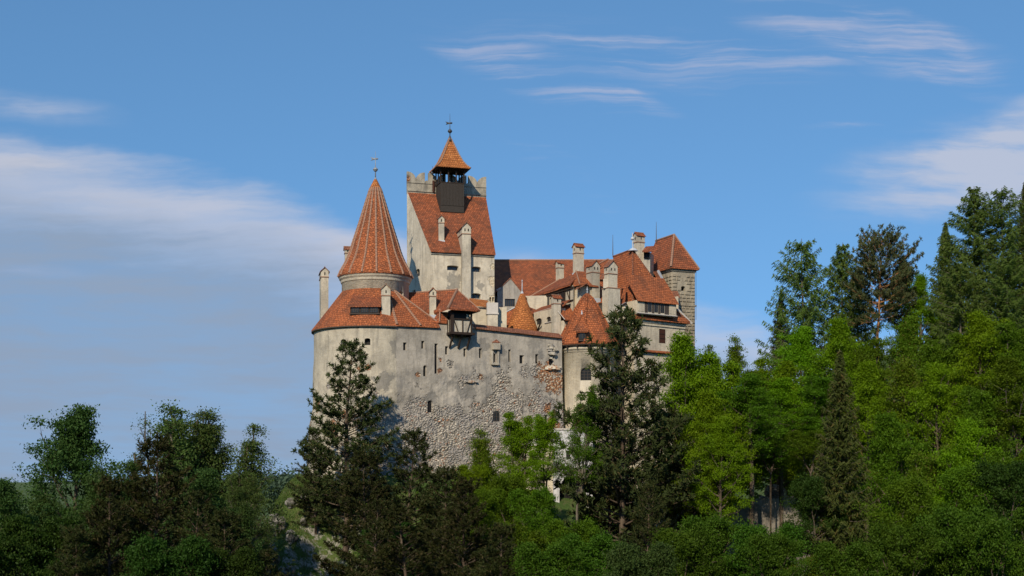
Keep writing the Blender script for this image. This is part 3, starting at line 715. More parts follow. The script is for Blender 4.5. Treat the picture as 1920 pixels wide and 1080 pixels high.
# ---- belfry on the keep roof
by=219.6; S_=by/216
bN=(xx(826,by),by); a_=R(17)
A,B,C,D,w,s=footprint(817.5,826,870,by,17,2.6)
m=MB(); zb=zz(393,by)+.9; ztp=zz(341,by)
m.prism([A,B,C,D],zb-1.2,ztp,0)
# boards
r=Vector((B[0]-A[0],B[1]-A[1],0)).normalized(); n=Vector((r.y,-r.x,0)); l=-n
nb=16
for i in range(nb):
    c=Vector((A[0],A[1],(zb-.1+ztp)/2))+r*(w*(i+.5)/nb)+n*.03; m.box(c,w/nb-.03,.06+.03*(i%3==0),ztp-zb+.1,a_,0)
bel=m.build('belfry_box',[M['woodg']],castle)
m=MB(); m.prism(grow(A,B,C,D,.1),ztp-.12,ztp+.04,0); m.build('sill_rail',M['wood'],bel)
zpst=ztp+2.45
corners=[Vector(A),Vector(B),Vector(C),Vector(D)]
posts=[]
for i in range(4):
    a,b=corners[i],corners[(i+1)%4]; k_=3 if i%2==0 else 2
    for j in range(k_): posts.append((a.lerp(b,j/k_),i))
for q,i in posts:
    m=MB(); m.box((q.x,q.y,(ztp+zpst)/2),.2,.2,zpst-ztp,a_,0); m.build('post',M['wood'],bel)
m=MB()
def arch(a,b):
    a=Vector((a.x,a.y,0));b=Vector((b.x,b.y,0)); pts=[(0,0)]; L=1
    o_=[]
    for i in range(9):
        th=math.pi*i/8; o_.append((.5-.5*.92*math.cos(th),-.55+.45*math.sin(th)**.8))
    P_=[(0.0,.0),(0,-.55)]+o_+[(1,-.55),(1,0)]
    nn=(b-a).normalized(); nv=Vector((nn.y,-nn.x,0))*.09
    m.extr([a.lerp(b,x)+Vector((0,0,zpst+z))-nv/2 for x,z in P_],nv,0)
for i in range(4):
    a,b=corners[i],corners[(i+1)%4]; k_=3 if i%2==0 else 2
    for j in range(k_): arch(a.lerp(b,j/k_),a.lerp(b,(j+1)/k_))
m.prism(grow(A,B,C,D,.18),zpst-.02,zpst+.3,0)
m.build('arcade',M['wood'],bel)
# hanging bell mass seen through the arches
m=MB(); cx=(A[0]+C[0])/2; cy=(A[1]+C[1])/2
m.lathe((cx,cy),[(.40,ztp+.1),(.32,ztp+.3),(.26,ztp+.5),(.2,ztp+.65),(.08,ztp+.7)],16)
m.build('bell',M['iron'],bel)
g1=grow(A,B,C,D,.95); zE=zpst+.05; ztip=zz(257,by+1.5); HH=ztip-zE
prof=[(1.0,0),(.80,.10),(.62,.24),(.42,.47),(.22,.75),(.03,1.0)]
rings=[[Vector((cx+(p[0]-cx)*f,cy+(p[1]-cy)*f,zE+HH*h)) for p in g1] for f,h in prof]
polys=[]
for i in range(len(rings)-1):
    for j in range(4): polys.append([rings[i][j],rings[i][(j+1)%4],rings[i+1][(j+1)%4],rings[i+1][j]])
m=MB(); m.shell(polys,.12,0)
for j in range(4): hipline(m,[rg[j] for rg in rings],.12,1,.38)
m.build('roof',[M['tile_o'],M['hip']],bel)
m=MB(); m.prism(g1,zE-.12,zE-.02,0); m.build('soffit',M['wood'],bel)
finial(bel,960+cx/cy*FPX,257,213,cy,(246,.36),231,'iron',rr=.09)
m=MB(); p=P(811,320,by+2.5); m.tube([p,p-Vector((0,0,.5))],[.25,.32],8); m.tube([p+Vector((0,0,.8)),p],.03,5); m.build('lamp',M['iron'],bel)

# ---- round stair cone beside the curtain (bright orange shingles)
c=(xx(979,217),217.0); k=217/FPX
prof=[(29,624),(27.5,612),(22.5,598),(17,584),(12.2,572),(8,561),(4.6,553),(2,549)]
m=MB(); m.lathe(c,[(2.4,20),(2.4,zz(618,217))],32,0); st=m.build('stair_turret_wall',[M['plaster']],castle)
m=MB(); m.lathe(c,[(r*k-.1,zz(y,217)-.15) for r,y in prof[:1]]+[(r*k,zz(y,217)) for r,y in prof],40,0)
o=m.build('roof',[M['tile_o']],st,smooth=True); finial(st,979,548,524,217,(527,.12),None,'lead',rr=.14)

# ---- hall behind: long tiled roof
def quadroof(name,pts,mat,parent,th=.25,hips=(),extra=None):
    m=MB(); V=[P(*p) for p in pts]; m.shell([V],th,0)
    for a,b in hips: hipline(m,[V[a],V[b]],.14)
    return m.build(name,[M[mat],M['hip']],parent)
hw=MB(); hw.prism([(xx(925,224),224),(xx(1090,222),222),(xx(1160,242),242),(xx(920,246),246)],14,zz(556,224)); hall=hw.build('hall_wall',[M['plaster']],castle)
m=MB(); V=[P(922,556,223.5),P(1095,556,223.5)]; za=V[0].z
a=P(920,488,239); b=P(1150,490,239); b.z=a.z
V=[Vector((xx(920,226),226,30.8)),Vector((xx(1110,226),226,30.8)),b,a]
m.shell([V],.25,0); bk=[a,b,Vector((b.x,b.y+13,V[0].z)),Vector((a.x,a.y+13,V[0].z))]; m.shell([bk],.25,0); hipline(m,[a,b],.15)
m.build('roof',[M['tile'],M['hip']],hall)
chimney(hall,1044,1046,1058.5,487,528,227,24,'L',holes=1,smin=1.1,mat='cream')
chimney(hall,1073,1080,1096,455,512,225,28,'L',holes=2,smin=1.3)

# ---- grey gabled house
Y=219.5; x0,x1=xx(932.5,Y),xx(985,Y); xm=xx(957,Y); zg=zz(522,Y); zl=zz(545,Y)
m=MB(); 
f=lambda x,z,dy=0:(x,Y+dy+ (x-x0)*.12,z)
m.extr([f(x0,20),f(x1,20),f(x1,zz(556,Y)),f(xm,zg),f(x0,zl)],(0,9,0),0)
gh=m.build('gable_house_wall',[M['grey']],castle)
m=MB(); m.shell([[Vector(f(x0-.35,zl-.25,-.12)),Vector(f(xm,zg+.18,-.12)),Vector(f(xm,zg+.18,9)),Vector(f(x0-.35,zl-.25,9))],[Vector(f(xm,zg+.18,-.12)),Vector(f(x1+.3,zz(558,Y),-.12)),Vector(f(x1+.3,zz(558,Y),9)),Vector(f(xm,zg+.18,9))]],.16,0)
m.build('roof',[M['tile_k']],gh)
cu=MB(); opening(cu,gh,Vector(f(xx(956,Y),zz(567,Y))),(.12,-1),1.75,1.3,.35,0,0,'pane',(4,0)); cut(gh,cu)
m=MB(); 
V=[P(934,593,219.0),P(934,607,216.0),P(966,607,216.0),P(966,577,219.2)]
m.shell([V],.2,0); m.build('lean_to_roof',[M['tile_b']],gh)
for q_,r_w in (((P(936,592,218.9),P(966,576,219.0)),.10),((P(946,588,218.8),P(946,607,215.9)),.06),((P(932,544,219.2),P(939,540,219.2)),.14)):
    m=MB(); m.tube(list(q_),r_w,6); m.build('flashing',M['lead'],gh)
m=MB(); m.prism([(xx(880,208.5),208.5),(xx(950,208.5),208.5),(xx(950,212),212),(xx(880,212),212)],18,zz(576,208.5)); lw=m.build('low_range_wall',[M['cream']],castle)
m=MB(); V=[P(880,571,208),P(917,574,208),P(914,563,211),P(880,559,211)]; m.shell([V],.2,0); m.build('roof',[M['tile_o']],lw)
chimney(lw,911.5,913,934.5,567,616,206.5,8,'R',cap='flat',mat='plaster_keep',smin=1.2,flash=False,label='squat chimney with whitewashed cap')

# ---- timber hoarding (oriel) and the roof behind it
t0=8.5
def q(t,off,z): p=cline(t)+cn*off; return Vector((p.x,p.y,z))
t1=t0+3.5; zp0=23.35; zp1=26.9; off=1.65
m=MB()
A_=cline(t0); B_=cline(t1)
f4=[tuple(cline(t0)+cn*off),tuple(cline(t1)+cn*off),tuple(cline(t1)-cn*1),tuple(cline(t0)-cn*1)]
m.prism(grow(*f4,-.08),zp0,zp0+2.0,0)
m.prism(grow(*f4,-.35),zp0+2.0,zp1,1)
ori=m.build('timber_oriel_wall',[M['plaster'],M['dark']],castle)
m=MB()
def beam(a,b,wd=.2,mt=0): 
    a=Vector(a);b=Vector(b); m.tube([a,b],wd*.62,4,mt)
yaw=R(CA)
for tt_,ww in ((t0+.12,.42),(t1-.15,.24)):
    c=q(tt_,off-.08,(zp0+zp1)/2); m.box(c,ww,ww,zp1-zp0,yaw)
c=q((t0+t1)/2+.1,off+.01,zp0+1.0); m.box(c,.14,.12,2.0,yaw)
m.box(q((t0+t1)/2,off+.02,zp0+2.05),t1-t0,.16,.18,yaw); m.box(q((t0+t1)/2,off+.0,zp1-.1),t1-t0+.2,.24,.22,yaw)
m.box(q((t0+t1)/2+.05,off*.35,zp0-.15),t1-t0+.5,off*1.6,.34,yaw)
m.box(q((t0+t1)/2+.05,off+.12,zp0-.1),t1-t0+.6,.2,.3,yaw)
beam(q(t0+.35,off+.03,zp0+2.0),q(t0+1.1,off+.03,zp0),.13); beam(q(t1-.3,off+.03,zp0+2.0),q(t1-.9,off+.03,zp0),.13)
for s_ in (0,.8,1.6): m.box(q(t0-.02,off-s_,zp0+1),.12,.14,2.0,yaw)
for tt_ in (t0+.3,(t0+t1)/2,t1-.25):
    beam(q(tt_,off-.1,zp0-.2),q(tt_,.1,zp0-2.3),.28); m.box(q(tt_,off*.5,zp0-.42),.26,off,.24,yaw)
m.build('timber_frame',M['wood'],ori)
m=MB(); m.box(q(t1-.75,off-.24,zp1-.95),.35,.06,.6,yaw,0); m.build('window',M['cream'],ori)
# its roof, joined to the long roof that climbs left to the keep
eA=q(t0-1.0,off+.85,zp1-.05); eB=q(t1+.95,off+.85,zp1-.05); eC=q(t1+.95,-4.2,zp1-.1)
pk=P(857,543,203.6); rl=P(764,550,206.5); 
eD=q(t0-1.0,-.2,zp1-.1)
lw1=P(786,600,201.5)
m=MB(); m.shell([[eA,eB,pk],[eB,eC,pk],[eA,pk,rl,P(770,582,203.2),P(800,592,201.6),eD]],.2,0)
hipline(m,[eA.lerp(pk,.0),pk],.18); hipline(m,[pk,rl],.12); hipline(m,[pk,eB],.08)
m.build('roof',[M['tile'],M['hip']],ori)
m=MB(); a=P(825,580,200); b1=P(808,604,200.5); b2=P(824,604,198.9); b3=P(843,607,200.2)
b2.z=b1.z=b3.z=zz(604,199); m.shell([[b1,b2,a],[b2,b3,a]],.15,0); hipline(m,[b2,a],.1); hipline(m,[b3,a],.08)
m.build('porch_roof',[M['tile'],M['hip']],ori)
m=MB(); m.prism([(xx(822,199.7),199.7),(xx(843,200.2),200.2),(xx(843,203),203),(xx(800,204),204)],22,zz(603,200)); m.prism([(xx(780,203),203),(xx(850,203),203),(xx(850,206),206),(xx(780,206),206)],20,zz(585,203)); m.build('infill_wall',[M['plaster']],ori)
chimney(ori,804.5,805.5,819,539,592,200.2,14,'R',holes=1,smin=1.0,mat='cream')

# ---- half-timbered wing climbing back to the hall, with its lean-to
E1=P(995,557,228); E2=P(1070,533,213.5); E2.z=E1.z=33.15
R2=P(1090,509,218.5); R1=P(1050,524,227); R1.z=R2.z
m=MB(); inn=Vector((.45,.25,0))
m.prism([tuple((E1+inn).xy),tuple((E2+inn).xy),tuple((R2).xy),tuple(R1.xy)],18,33.0); wing=m.build('timbered_wing_wall',[M['cream']],castle)
m=MB(); m.shell([[E1,E2,R2,R1]],.25,0); m.shell([[P(985,558,230),E1,R1]],.2,0); hipline(m,[E1,R1],.13); m.build('roof',[M['tile'],M['hip']],wing)
m=MB(); dv=(E2-E1).normalized(); nn_=Vector((dv.y,-dv.x,0)); LW=(E2-E1).length; yw=math.atan2(dv.y,dv.x)
def wq(s,o,z): 
    p=E1+inn+dv*s+nn_*o; return Vector((p.x,p.y,z))
m.box(wq(LW/2,.1,32.6),LW,.3,.35,yw,0)
for i in range(9): m.box(wq(LW*(i+.3)/9,.05,31.5),.22,.14,2.4,yw,0)
for s0,s1 in ((.12,.30),(.31,.42),(.50,.62),(.66,.80)): m.box(wq(LW*(s0+s1)/2,.04,31.6),LW*(s1-s0),.1,1.5,yw,1)
m.box(wq(LW/2,.06,30.5),LW,.2,.2,yw,0)
m.tube([wq(LW*.86,.12,32.4),wq(LW*.93,.12,30.5)],.09,4,0)
m.build('timber_frame',[M['wood'],M['pane']],wing)
# lean-to roof below the windows
F1=P(997,588,221); F2=P(1037,577,214); F2.z=F1.z=29.25
G1=P(1009,569,224); G2=P(1068,556,213.8); G1.z=G2.z=30.6
m=MB(); m.shell([[F1,F2,P(1057,572,212.5),G2,G1]],.2,0); m.shell([[P(985,560,226),F1,G1]],.15,0); m.tube([P(1000,587.5,220),P(1041,575,213)],.05,5,1); m.build('lean_to_roof',[M['tile'],M['cap']],wing)
m=MB(); fp=[(xx(1001,219.5),219.5),(xx(1043,212.8),212.8),(xx(1060,213.5),213.5),(xx(1070,222),222),(xx(1010,224),224)]
m.prism(fp,18,29.1); lw2=m.build('arched_range_wall',[M['cream']],castle)
nv=Vector((fp[1][1]-fp[0][1],-(fp[1][0]-fp[0][0]))).normalized(); cu=MB()
def on_f(px,py):
    p,t=ray_line(px,fp[0],fp[1]); return Vector((p[0],p[1],zz(py,p[1]))),nv
for (x0_,y0_,x1_,y1_) in ((1006,597,1014,608),(1024,594,1033,605)):
    p_,_=on_f((x0_+x1_)/2,(y0_+y1_)/2); opening(cu,lw2,p_,nv,1.5 if x0_>1010 else 2.0,1.05,.35,.4,0,'pane',(1,0))
cut(lw2,cu)
m=MB(); a=on_f(1022,606)[0];b=on_f(1041,602)[0]; m.tube([a+Vector((nv.x,nv.y,0))*.1,b+Vector((nv.x,nv.y,0))*.1],.08,5,0); a=on_f(1018,607)[0];b=on_f(1009,620)[0]; m.tube([a+Vector((nv.x,nv.y,0))*.5,b+Vector((nv.x,nv.y,0))*.1],.13,5,1); m.build('brace',[M['cap'],M['wood']],lw2)
V=[P(1045,583,212.3),P(1060,599,211.3),P(1083,599,212.4),P(1083,571,216),P(1053,571,215)]
m=MB(); m.shell([V],.2,0); m.tube([P(1045,582,212),P(1059,599,211)],.06,5,1); m.build('side_roof',[M['tile_b'],M['cap']],lw2)
m=MB()
m.prism([(xx(1046,212.6),212.6),(xx(1058,212),212),(xx(1082,213.2),213.2),(xx(1082,216),216),(xx(1050,216),216)],18,zz(601,212)); 
m.prism([(xx(1062,211.7),211.7),(xx(1065,211.7),211.7),(xx(1065,212.2),212.2),(xx(1062,212.2),212.2)],18,zz(600,212),1)
m.prism([(xx(1066,211.9),211.9),(xx(1071,211.9),211.9),(xx(1071,212.4),212.4),(xx(1066,212.4),212.4)],zz(625,212),zz(612,212),1); m.build('porch_wall',[M['cream'],M['wood']],lw2)
chimney(lw2,1036,1038,1053,552,640,211.5,24,'L',holes=1,smin=1.1,flash=False,mat='plaster')

# ---- square block with the dormer roof, between wing and great roof
A,B,C,D,w,s=footprint(1067,1088,1100,213.5,35,4,3)
m=MB(); m.prism([A,B,C,D],18,zz(534,213.5)); blk=m.build('square_block_wall',[M['cream']],castle)
m=MB(); o=[Vector((*p,zz(534,213.5))) for p in grow(A,B,C,D,.5)]; tp=P(1080,508,217.5); tp2=P(1103,510,219); m.shell([[o[3],o[0],tp],[o[0],o[1],tp2,tp],[o[1],o[2],tp2],[o[2],o[3],tp,tp2]],.18,0); hipline(m,[o[0],tp],.1); m.build('roof',[M['tile_b'],M['hip']],blk)
cu=MB(); nl=Vector((D[1]-A[1],-(D[0]-A[0]))).normalized()*-1
nl=Vector((-math.cos(R(35)),-math.sin(R(35))))
p_,t_=ray_line(1075,A,D); opening(cu,blk,Vector((p_[0],p_[1],zz(535.5,p_[1])-.3)),nl,.8,.8,.3,0,0,'dark'); cut(blk,cu)
m=MB(); V=[P(1078,543,212.5),P(1096,533,211.4),P(1103,531,213.5),P(1083,536,214.2)]; m.shell([V],.15,0); m.build('canopy',[M['tile_k']],blk)
chimney(blk,1098,1110,1126,487,560,214.5,30,'R',holes=2,smin=1.6,tile='tile_b')

# ---- ranges behind chimney pair
m=MB(); m.prism([(xx(1096,217),217),(xx(1152,217),217),(xx(1165,230),230),(xx(1100,232),232)],14,zz(560,217)); rg=m.build('middle_range_wall',[M['cream']],castle)
m=MB(); m.shell([[P(1108,570,214.5),P(1145,566,215.5),P(1150,520,224),P(1118,520,224)]],.2,0); m.shell([[P(1118,500,226),P(1118,520,222),P(1152,524,222),P(1152,488,229),P(1126,488,229)]],.2,0)
hipline(m,[P(1118,497,224),P(1140,486,226)],.12)
m.build('roof',[M['tile_b'],M['hip']],rg)
m=MB(); m.prism([(xx(1113,214.8),214.8),(xx(1134,215),215),(xx(1134,217),217),(xx(1113,217),217)],zz(584,215),zz(568,215),1); m.prism([(xx(1114,214.6),214.6),(xx(1133,214.8),214.8),(xx(1133,217),217),(xx(1114,217),217)],16,zz(584,215),0)
m.prism([(xx(1119,214.5),214.5),(xx(1130,214.6),214.6),(xx(1130,214.9),214.9),(xx(1119,214.9),214.9)],zz(582,215),zz(573,215),2); m.build('gallery',[M['cream'],M['wood'],M['frame']],rg)
chimney(rg,1134,1141,1159,487,612,212.2,30,'R',holes=2,smin=1.5,shoulder=(1131,1161,539),flash=False,tile='tile_k',mat='plaster')
m=MB(); m.shell([[P(1126,523,214),P(1136,523,214),P(1136,514,216),P(1128,513,216)]],.15,0); m.prism([(xx(1131,212.6),212.6),(xx(1140,212.4),212.4),(xx(1140,214),214),(xx(1131,214),214)],zz(540,212.5),zz(523,212.5),1); m.build('flue_hood',[M['tile_k'],M['plaster']],rg)
m=MB(); m.shell([[P(1131,500,222),P(1142,491,224),P(1150,492,224),P(1145,508,220),P(1126,510,220)]],.15,0); m.build('dormer_roof',[M['tile_b']],rg)

# ---- great hipped roof building
CnP=(xx(1187,214),214.0); a=30
sE=P(1187,594,213.5); zS=sE.z
Ee=P(1150,602,219.5); Ee.z=zS; Dd=P(1294,605,221.0); Dd.z=zS
Bp=P(1186,468,221.5); Ap=P(1150,471,228.5); Ap.z=Bp.z
Ee2=Ee+(Ap-Bp)*.6
def prof_line(b,t,fl=(0,.18,.42,1.0),hz=(0,.12,.36,1.0)):
    return [Vector((b.x+(t.x-b.x)*f,b.y+(t.y-b.y)*f,b.z+(t.z-b.z)*h)) for f,h in zip(fl,hz)]
LE=prof_line(Ee2,Ap); LC=prof_line(sE,Bp); LD=prof_line(Dd,Bp)
back=Vector((Dd.x-5,Dd.y+11,zS))
LBk=prof_line(back,Ap)
m=MB(); polys=[]
for i in range(3):
    polys+=[[LE[i],LC[i],LC[i+1],LE[i+1]],[LC[i],LD[i],LD[i+1],LC[i+1]],[LD[i],LBk[i],LBk[i+1],LD[i+1]]]
m.shell(polys,.25,0)
hipline(m,LC,.12); hipline(m,LD,.11); hipline(m,[Ap,Bp],.15)
c3=lambda p,f: p+(Vector(((sE.x+back.x)/2,(sE.y+back.y)/2,p.z))-p).normalized()*f
w0,w1,w2,w3=c3(sE,1.0),c3(Dd,1.0),c3(back,1.0),c3(Ee2,.7)
wb=MB(); wb.prism([tuple(x.xy) for x in (w0,w1,w2,w3)],-9,zS+.1)
gw=wb.build('great_house_wall',[M['cream']],castle)
m.build('roof',[M['tile_b'],M['tile_k']],gw)
rv=(w1-w0).normalized(); rn=Vector((rv.y,-rv.x,0)); lv=(w3-w0).normalized(); ln=Vector((-lv.y,lv.x,0)); 
if ln.y>0: ln=-ln
def on_g(px,py):
    p,t=ray_line(px,tuple(w0.xy),tuple(w1.xy)); return Vector((p[0],p[1],zz(py,p[1]))),rn
def on_gl(px,py):
    p,t=ray_line(px,tuple(w3.xy),tuple(w0.xy)); return Vector((p[0],p[1],zz(py,p[1]))),ln
cu=MB()
def wn(fn,x0_,y0_,x1_,y1_,kind,bars,ar=0,dep=.3,tv=1):
    p_,n_=fn((x0_+x1_)/2,(y0_+y1_)/2); k_=p_.y/FPX; opening(cu,gw,p_,n_,(x1_-x0_)*k_/tv,(y1_-y0_)*k_,dep,ar,0,kind,bars)
wn(on_g,1235,617,1248.5,643.5,'shutter',(0,2),dep=.12,tv=.85)
wn(on_g,1254.5,690,1271,714,'pane',(1,1),tv=.85); wn(on_g,1219,689,1234,713,'pane',(1,1),tv=.85)
wn(on_g,1219,750,1232,772,'pane',(1,1),tv=.85); wn(on_g,1255,752,1269,775,'pane',(1,1),tv=.85); wn(on_g,1236,805,1250,828,'pane',(1,1),tv=.85)
wn(on_gl,1158,688,1164,706,'pane',(0,0),tv=.45); wn(on_gl,1170,657,1175,668,'pane',(0,0),tv=.45)
cut(gw,cu)
m=MB()
for (z_,h_,o_) in ((zS-.45,.5,.22),(zS-.95,.3,.12)):
    L_=(w1-w0).length; c_=(w0+w1)/2+rn*o_/2; m.box((c_.x,c_.y,z_),L_+o_,o_+.1,h_,math.atan2(rv.y,rv.x)); L_=(w3-w0).length; c_=(w0+w3)/2+ln*o_/2; m.box((c_.x,c_.y,z_+.004),L_,o_+.1,h_-.008,math.atan2(lv.y,lv.x))
m.build('cornice',M['cream'],gw)
m=MB(); zc_=zz(659,216)
a_=w0+rn*.0; b_=w1
m.shell([[Vector((w0.x,w0.y,zc_+.3)),Vector((w1.x,w1.y,zc_+.3)),Vector((w1.x+rn.x*.5,w1.y+rn.y*.5,zc_)),Vector((w0.x+rn.x*.5,w0.y+rn.y*.5,zc_))]],.12,0); m.build('string_course',[M['tile_b']],gw)
dormer(gw,1194.5,1268,562.5,585.5,213.7,33,3.4,4.8,5,'tile_b','cream',.4,panels=(('p',1.1),('x',.45),('w',.65),('x',.35),('w',.65),('x',.35),('w',.65),('x',.7),('p',1.1)),bars=(1,0),ovs=.25,mid='cap')
# side dormers and flashing left of the great roof
m=MB(); m.shell([[P(1163,571,214.8),P(1172,566,213.5),P(1174,538,217.5),P(1166,532,219)]],.15,0); m.tube([P(1164,572,214.5),P(1173,567,213.3)],.05,5,1); m.prism([(xx(1163.5,215),215),(xx(1172,214.2),214.2),(xx(1173,217),217),(xx(1164,217.5),217.5)],zz(600,215),zz(571,215),2); m.build('side_dormer',[M['tile_b'],M['lead'],M['plaster']],gw)
m=MB(); m.tube([P(1160,603,213),P(1174,573,213.5)],.05,6); m.build('flashing',M['lead'],gw); m=MB(); m.lathe((Bp.x+.1,Bp.y),[(.9,Bp.z-.25),(.5,Bp.z+.15),(.1,Bp.z+.3)],8); m.tube([Bp+Vector((0,0,.2)),Bp+Vector((0,0,2.9))],.09,6); m.lathe((Bp.x,Bp.y),[(.08,Bp.z+1.6),(.33,Bp.z+1.75),(.35,Bp.z+1.95),(.2,Bp.z+2.15),(.05,Bp.z+2.2)],10); m.build('ball_finial',M['lead'],gw)
# verge wall running down on the right of the great roof
m=MB(); m.shell([[P(1251,556,223.5),P(1274.5,556.5,222),P(1271,546,224.5),P(1250,544,226)]],.15,0); m.prism([(xx(1262,222.8),222.8),(xx(1272,222),222),(xx(1274,225),225),(xx(1262,226),226)],20,zz(557,223),1)
m.build('annexe_roof',[M['tile_k'],M['plaster']],gw)
m=MB(); m.tube([P(1270,580,221),P(1297,607,222)],.22,6); m.build('verge',M['cap'],gw)

# ---- rusticated back tower
A,B,C,D,w,s=footprint(1229,1260,1303,226,24,6)
zt0=zz(503,226); m=MB(); m.prism([A,B,C,D],5,zt0)
r=Vector((B[0]-A[0],B[1]-A[1],0)).normalized(); n=Vector((r.y,-r.x,0)); l=-n
M['towerw']=plaster('tower_render',(.36,.32,.25),(.28,.25,.20),(.16,.14,.11),.5)
bt=m.build('stone_tower_wall',[M['towerw']],castle)
cu=MB(); p_,t_=ray_line(1281,A,B); opening(cu,bt,Vector((p_[0],p_[1],zz(541,p_[1]))),n,.85,.85,.7,.2,0,'dark'); cut(bt,cu)
M['ashlar']=plaster('ashlar',(.32,.28,.215),(.25,.22,.175),(.14,.12,.095),.55)
m=MB(); rr_=random.Random(4); hrow=.62; z=zt0-.9; row=0
win=Vector((p_[0],p_[1],zz(541,p_[1])))
while z>14:
    for (c0,dv_,nv_,LL,side) in ((Vector((*A,0)),r,n,w,0),(Vector((*A,0)),l,-r,s,1)):
        x=0.0
        while x<LL-.05:
            bw=min(rr_.uniform(.75,1.25),LL-x)
            if LL-x-bw<.4: bw=LL-x
            c_=c0+dv_*(x+bw/2)+nv_*.05; c_.z=z-hrow/2
            skip=(side==0 and (abs((c_-win).dot(r))<bw/2+.45 and abs(c_.z-win.z)<.75)) or (side==0 and c_.z>win.z+.4 and abs((c_-win).dot(r)+.15)<.75)
            if not skip:
                hb,hz=bw/2-.035,hrow/2-.035; ins=.10
                vs=[]
                for d_,kx,kz in ((0,hb,hz),(.15,hb-ins,hz-ins)):
                    for sx_,sz_ in ((-1,-1),(1,-1),(1,1),(-1,1)): vs.append(c_-nv_*.05+nv_*(d_*rr_.uniform(.75,1.15))+dv_*(kx*sx_)+Vector((0,0,kz*sz_)))
                m.add(vs,[(4,5,6,7),(0,1,5,4),(1,2,6,5),(2,3,7,6),(3,0,4,7)],0)
            x+=bw
    z-=hrow; row+=1
m.prism(grow(A,B,C,D,.22),zz(571,226)-.1,zz(571,226)+.12,1); m.prism(grow(A,B,C,D,.18),zt0-.45,zt0-.1,1); m.prism(grow(A,B,C,D,.3),zt0-.1,zt0+.1,1)
m.build('ashlar_blocks',[M['ashlar'],M['ashlar']],bt)
g=[Vector((*p,zt0+.12)) for p in grow(A,B,C,D,.55)]
apx=P(1264,440,229.3); lb=l*6.5; rend_=apx+lb; rend_.z=apx.z
g[2]=g[2]+l*3; g[3]=g[3]+l*3
m=MB(); m.shell([[g[0],g[1],apx],[g[3],g[0],apx,rend_],[g[1],g[2],rend_,apx],[g[2],g[3],rend_]],.2,0); hipline(m,[g[0],apx],.2); hipline(m,[apx,g[1]],.15); hipline(m,[apx,rend_],.14)
m.build('roof',[M['tile'],M['hip']],bt)
chimney(bt,1190,1195,1210,434,492,226,30,'L',holes=1,smin=1.4,tile='tile_b')
m=MB(); m.shell([[P(1204,471,224.5),P(1225,470.5,225.5),P(1226,461,228),P(1211,462,228)]],.18,0); m.build('dormer_roof',[M['tile']],bt)
m=MB(); m.prism([(xx(1206,226),226),(xx(1219,226.5),226.5),(xx(1226,230),230),(xx(1208,232),232)],20,zz(472,226)); o=m.build('dormer',[M['plaster']],bt)
m=MB(); m.prism([(xx(1207,225.7),225.7),(xx(1217.5,226.1),226.1),(xx(1218,226.4),226.4),(xx(1207,225.95),225.95)],zz(484,226),zz(473,226)); m.build('window',[M['dark']],o)
m=MB(); m.shell([[P(1225,509,224.5),P(1246,543,222),P(1250,541,223.5),P(1232,508,227)]],.2,0); m.shell([[P(1232,507,226.5),P(1250,540,223.4),P(1252,539,224.5),P(1236,506,227.5)]],.35,1); m.build('curved_verge',[M['tile_b'],M['lead']],bt)
if True: pass
for px,y0_,y1_,Y_ in ((1149,440,475,228),(1230.5,416,450,234)):
    m=MB(); m.tube([P(px,y1_+4,Y_),P(px,y0_,Y_)],[.09,.03],5); o=m.build('lightning_rod',M['iron'],castle)
m=MB(); m.tube([P(1305,506,227.5),P(1305,600,227.5)],.035,4); m.build('lightning_cable',M['iron'],bt)

# ---- round turret on the right with the octagonal roof
c=(xx(1101,211.5),211.5); TRr=4.25; ze_=zz(652,211.5)
m=MB(); m.lathe(c,[(TRr+.9,-7),(TRr+.25,8),(TRr,12),(TRr,ze_-1.1),(TRr+.1,ze_-1.05),(TRr+.12,ze_-.85),(TRr+.38,ze_-.6),(TRr+.42,ze_-.42),(TRr+.2,ze_-.3),(TRr+.2,ze_+.3)],64)
rt=m.build('round_turret_wall',[M['cream']],castle)
for p in rt.data.polygons: p.use_smooth=len(p.vertices)==4 and abs(p.normal.z)<.3
def on_t(px,py):
    k_=(px-960)/FPX; A__=k_*k_+1;B__=-2*(k_*c[0]+c[1]);C__=c[0]**2+c[1]**2-TRr**2; s_=(-B__-math.sqrt(B__*B__-4*A__*C__))/(2*A__)
    return Vector((k_*s_,s_,zz(py,s_))),Vector((k_*s_-c[0],s_-c[1])).normalized()
cu=MB(); p_,n_=on_t(1098.5,701); opening(cu,rt,p_,n_,1.75,2.1,.4,.85,0,'pane',(2,2)); p_,n_=on_t(1142,697); opening(cu,rt,p_,n_,1.2,1.3,.4,.5,0,'dark',(1,0)); cut(rt,cu)
k_=211.5/FPX; prof=[(57,648),(50,636),(41,618),(32,600),(21,578),(11,561),(2,552)]; cx_,cy_=c; a0=R(-90-8)
rings=[[Vector((cx_+r_*k_*1.04*math.cos(a0+R(45)*j+R(22.5)*0),cy_+r_*k_*1.04*math.sin(a0+R(45)*j),zz(y_,211.5))) for j in range(8)] for r_,y_ in prof]
polys=[[rings[i][j],rings[i][(j+1)%8],rings[i+1][(j+1)%8],rings[i+1][j]] for i in range(len(rings)-1) for j in range(8)]
m=MB(); m.shell(polys,.18,0)
for j in range(8): hipline(m,[rg_[j] for rg_ in rings],.17,1,.45)
m.build('roof',[M['tile_b'],M['tile_b']],rt)
m=MB(); m.prism([tuple(v.xy) for v in rings[0]],rings[0][0].z-.42,rings[0][0].z-.2)
for j in range(16):
    a=R(22.5*j); m.box((cx_+(TRr+.3)*math.cos(a),cy_+(TRr+.3)*math.sin(a),rings[0][0].z-.6),1.1,.18,.4,a)
m.build('soffit',[M['wood']],rt)
finial(rt,1101,556,537,211.5,(543,.14),None,'lead',rr=.12)
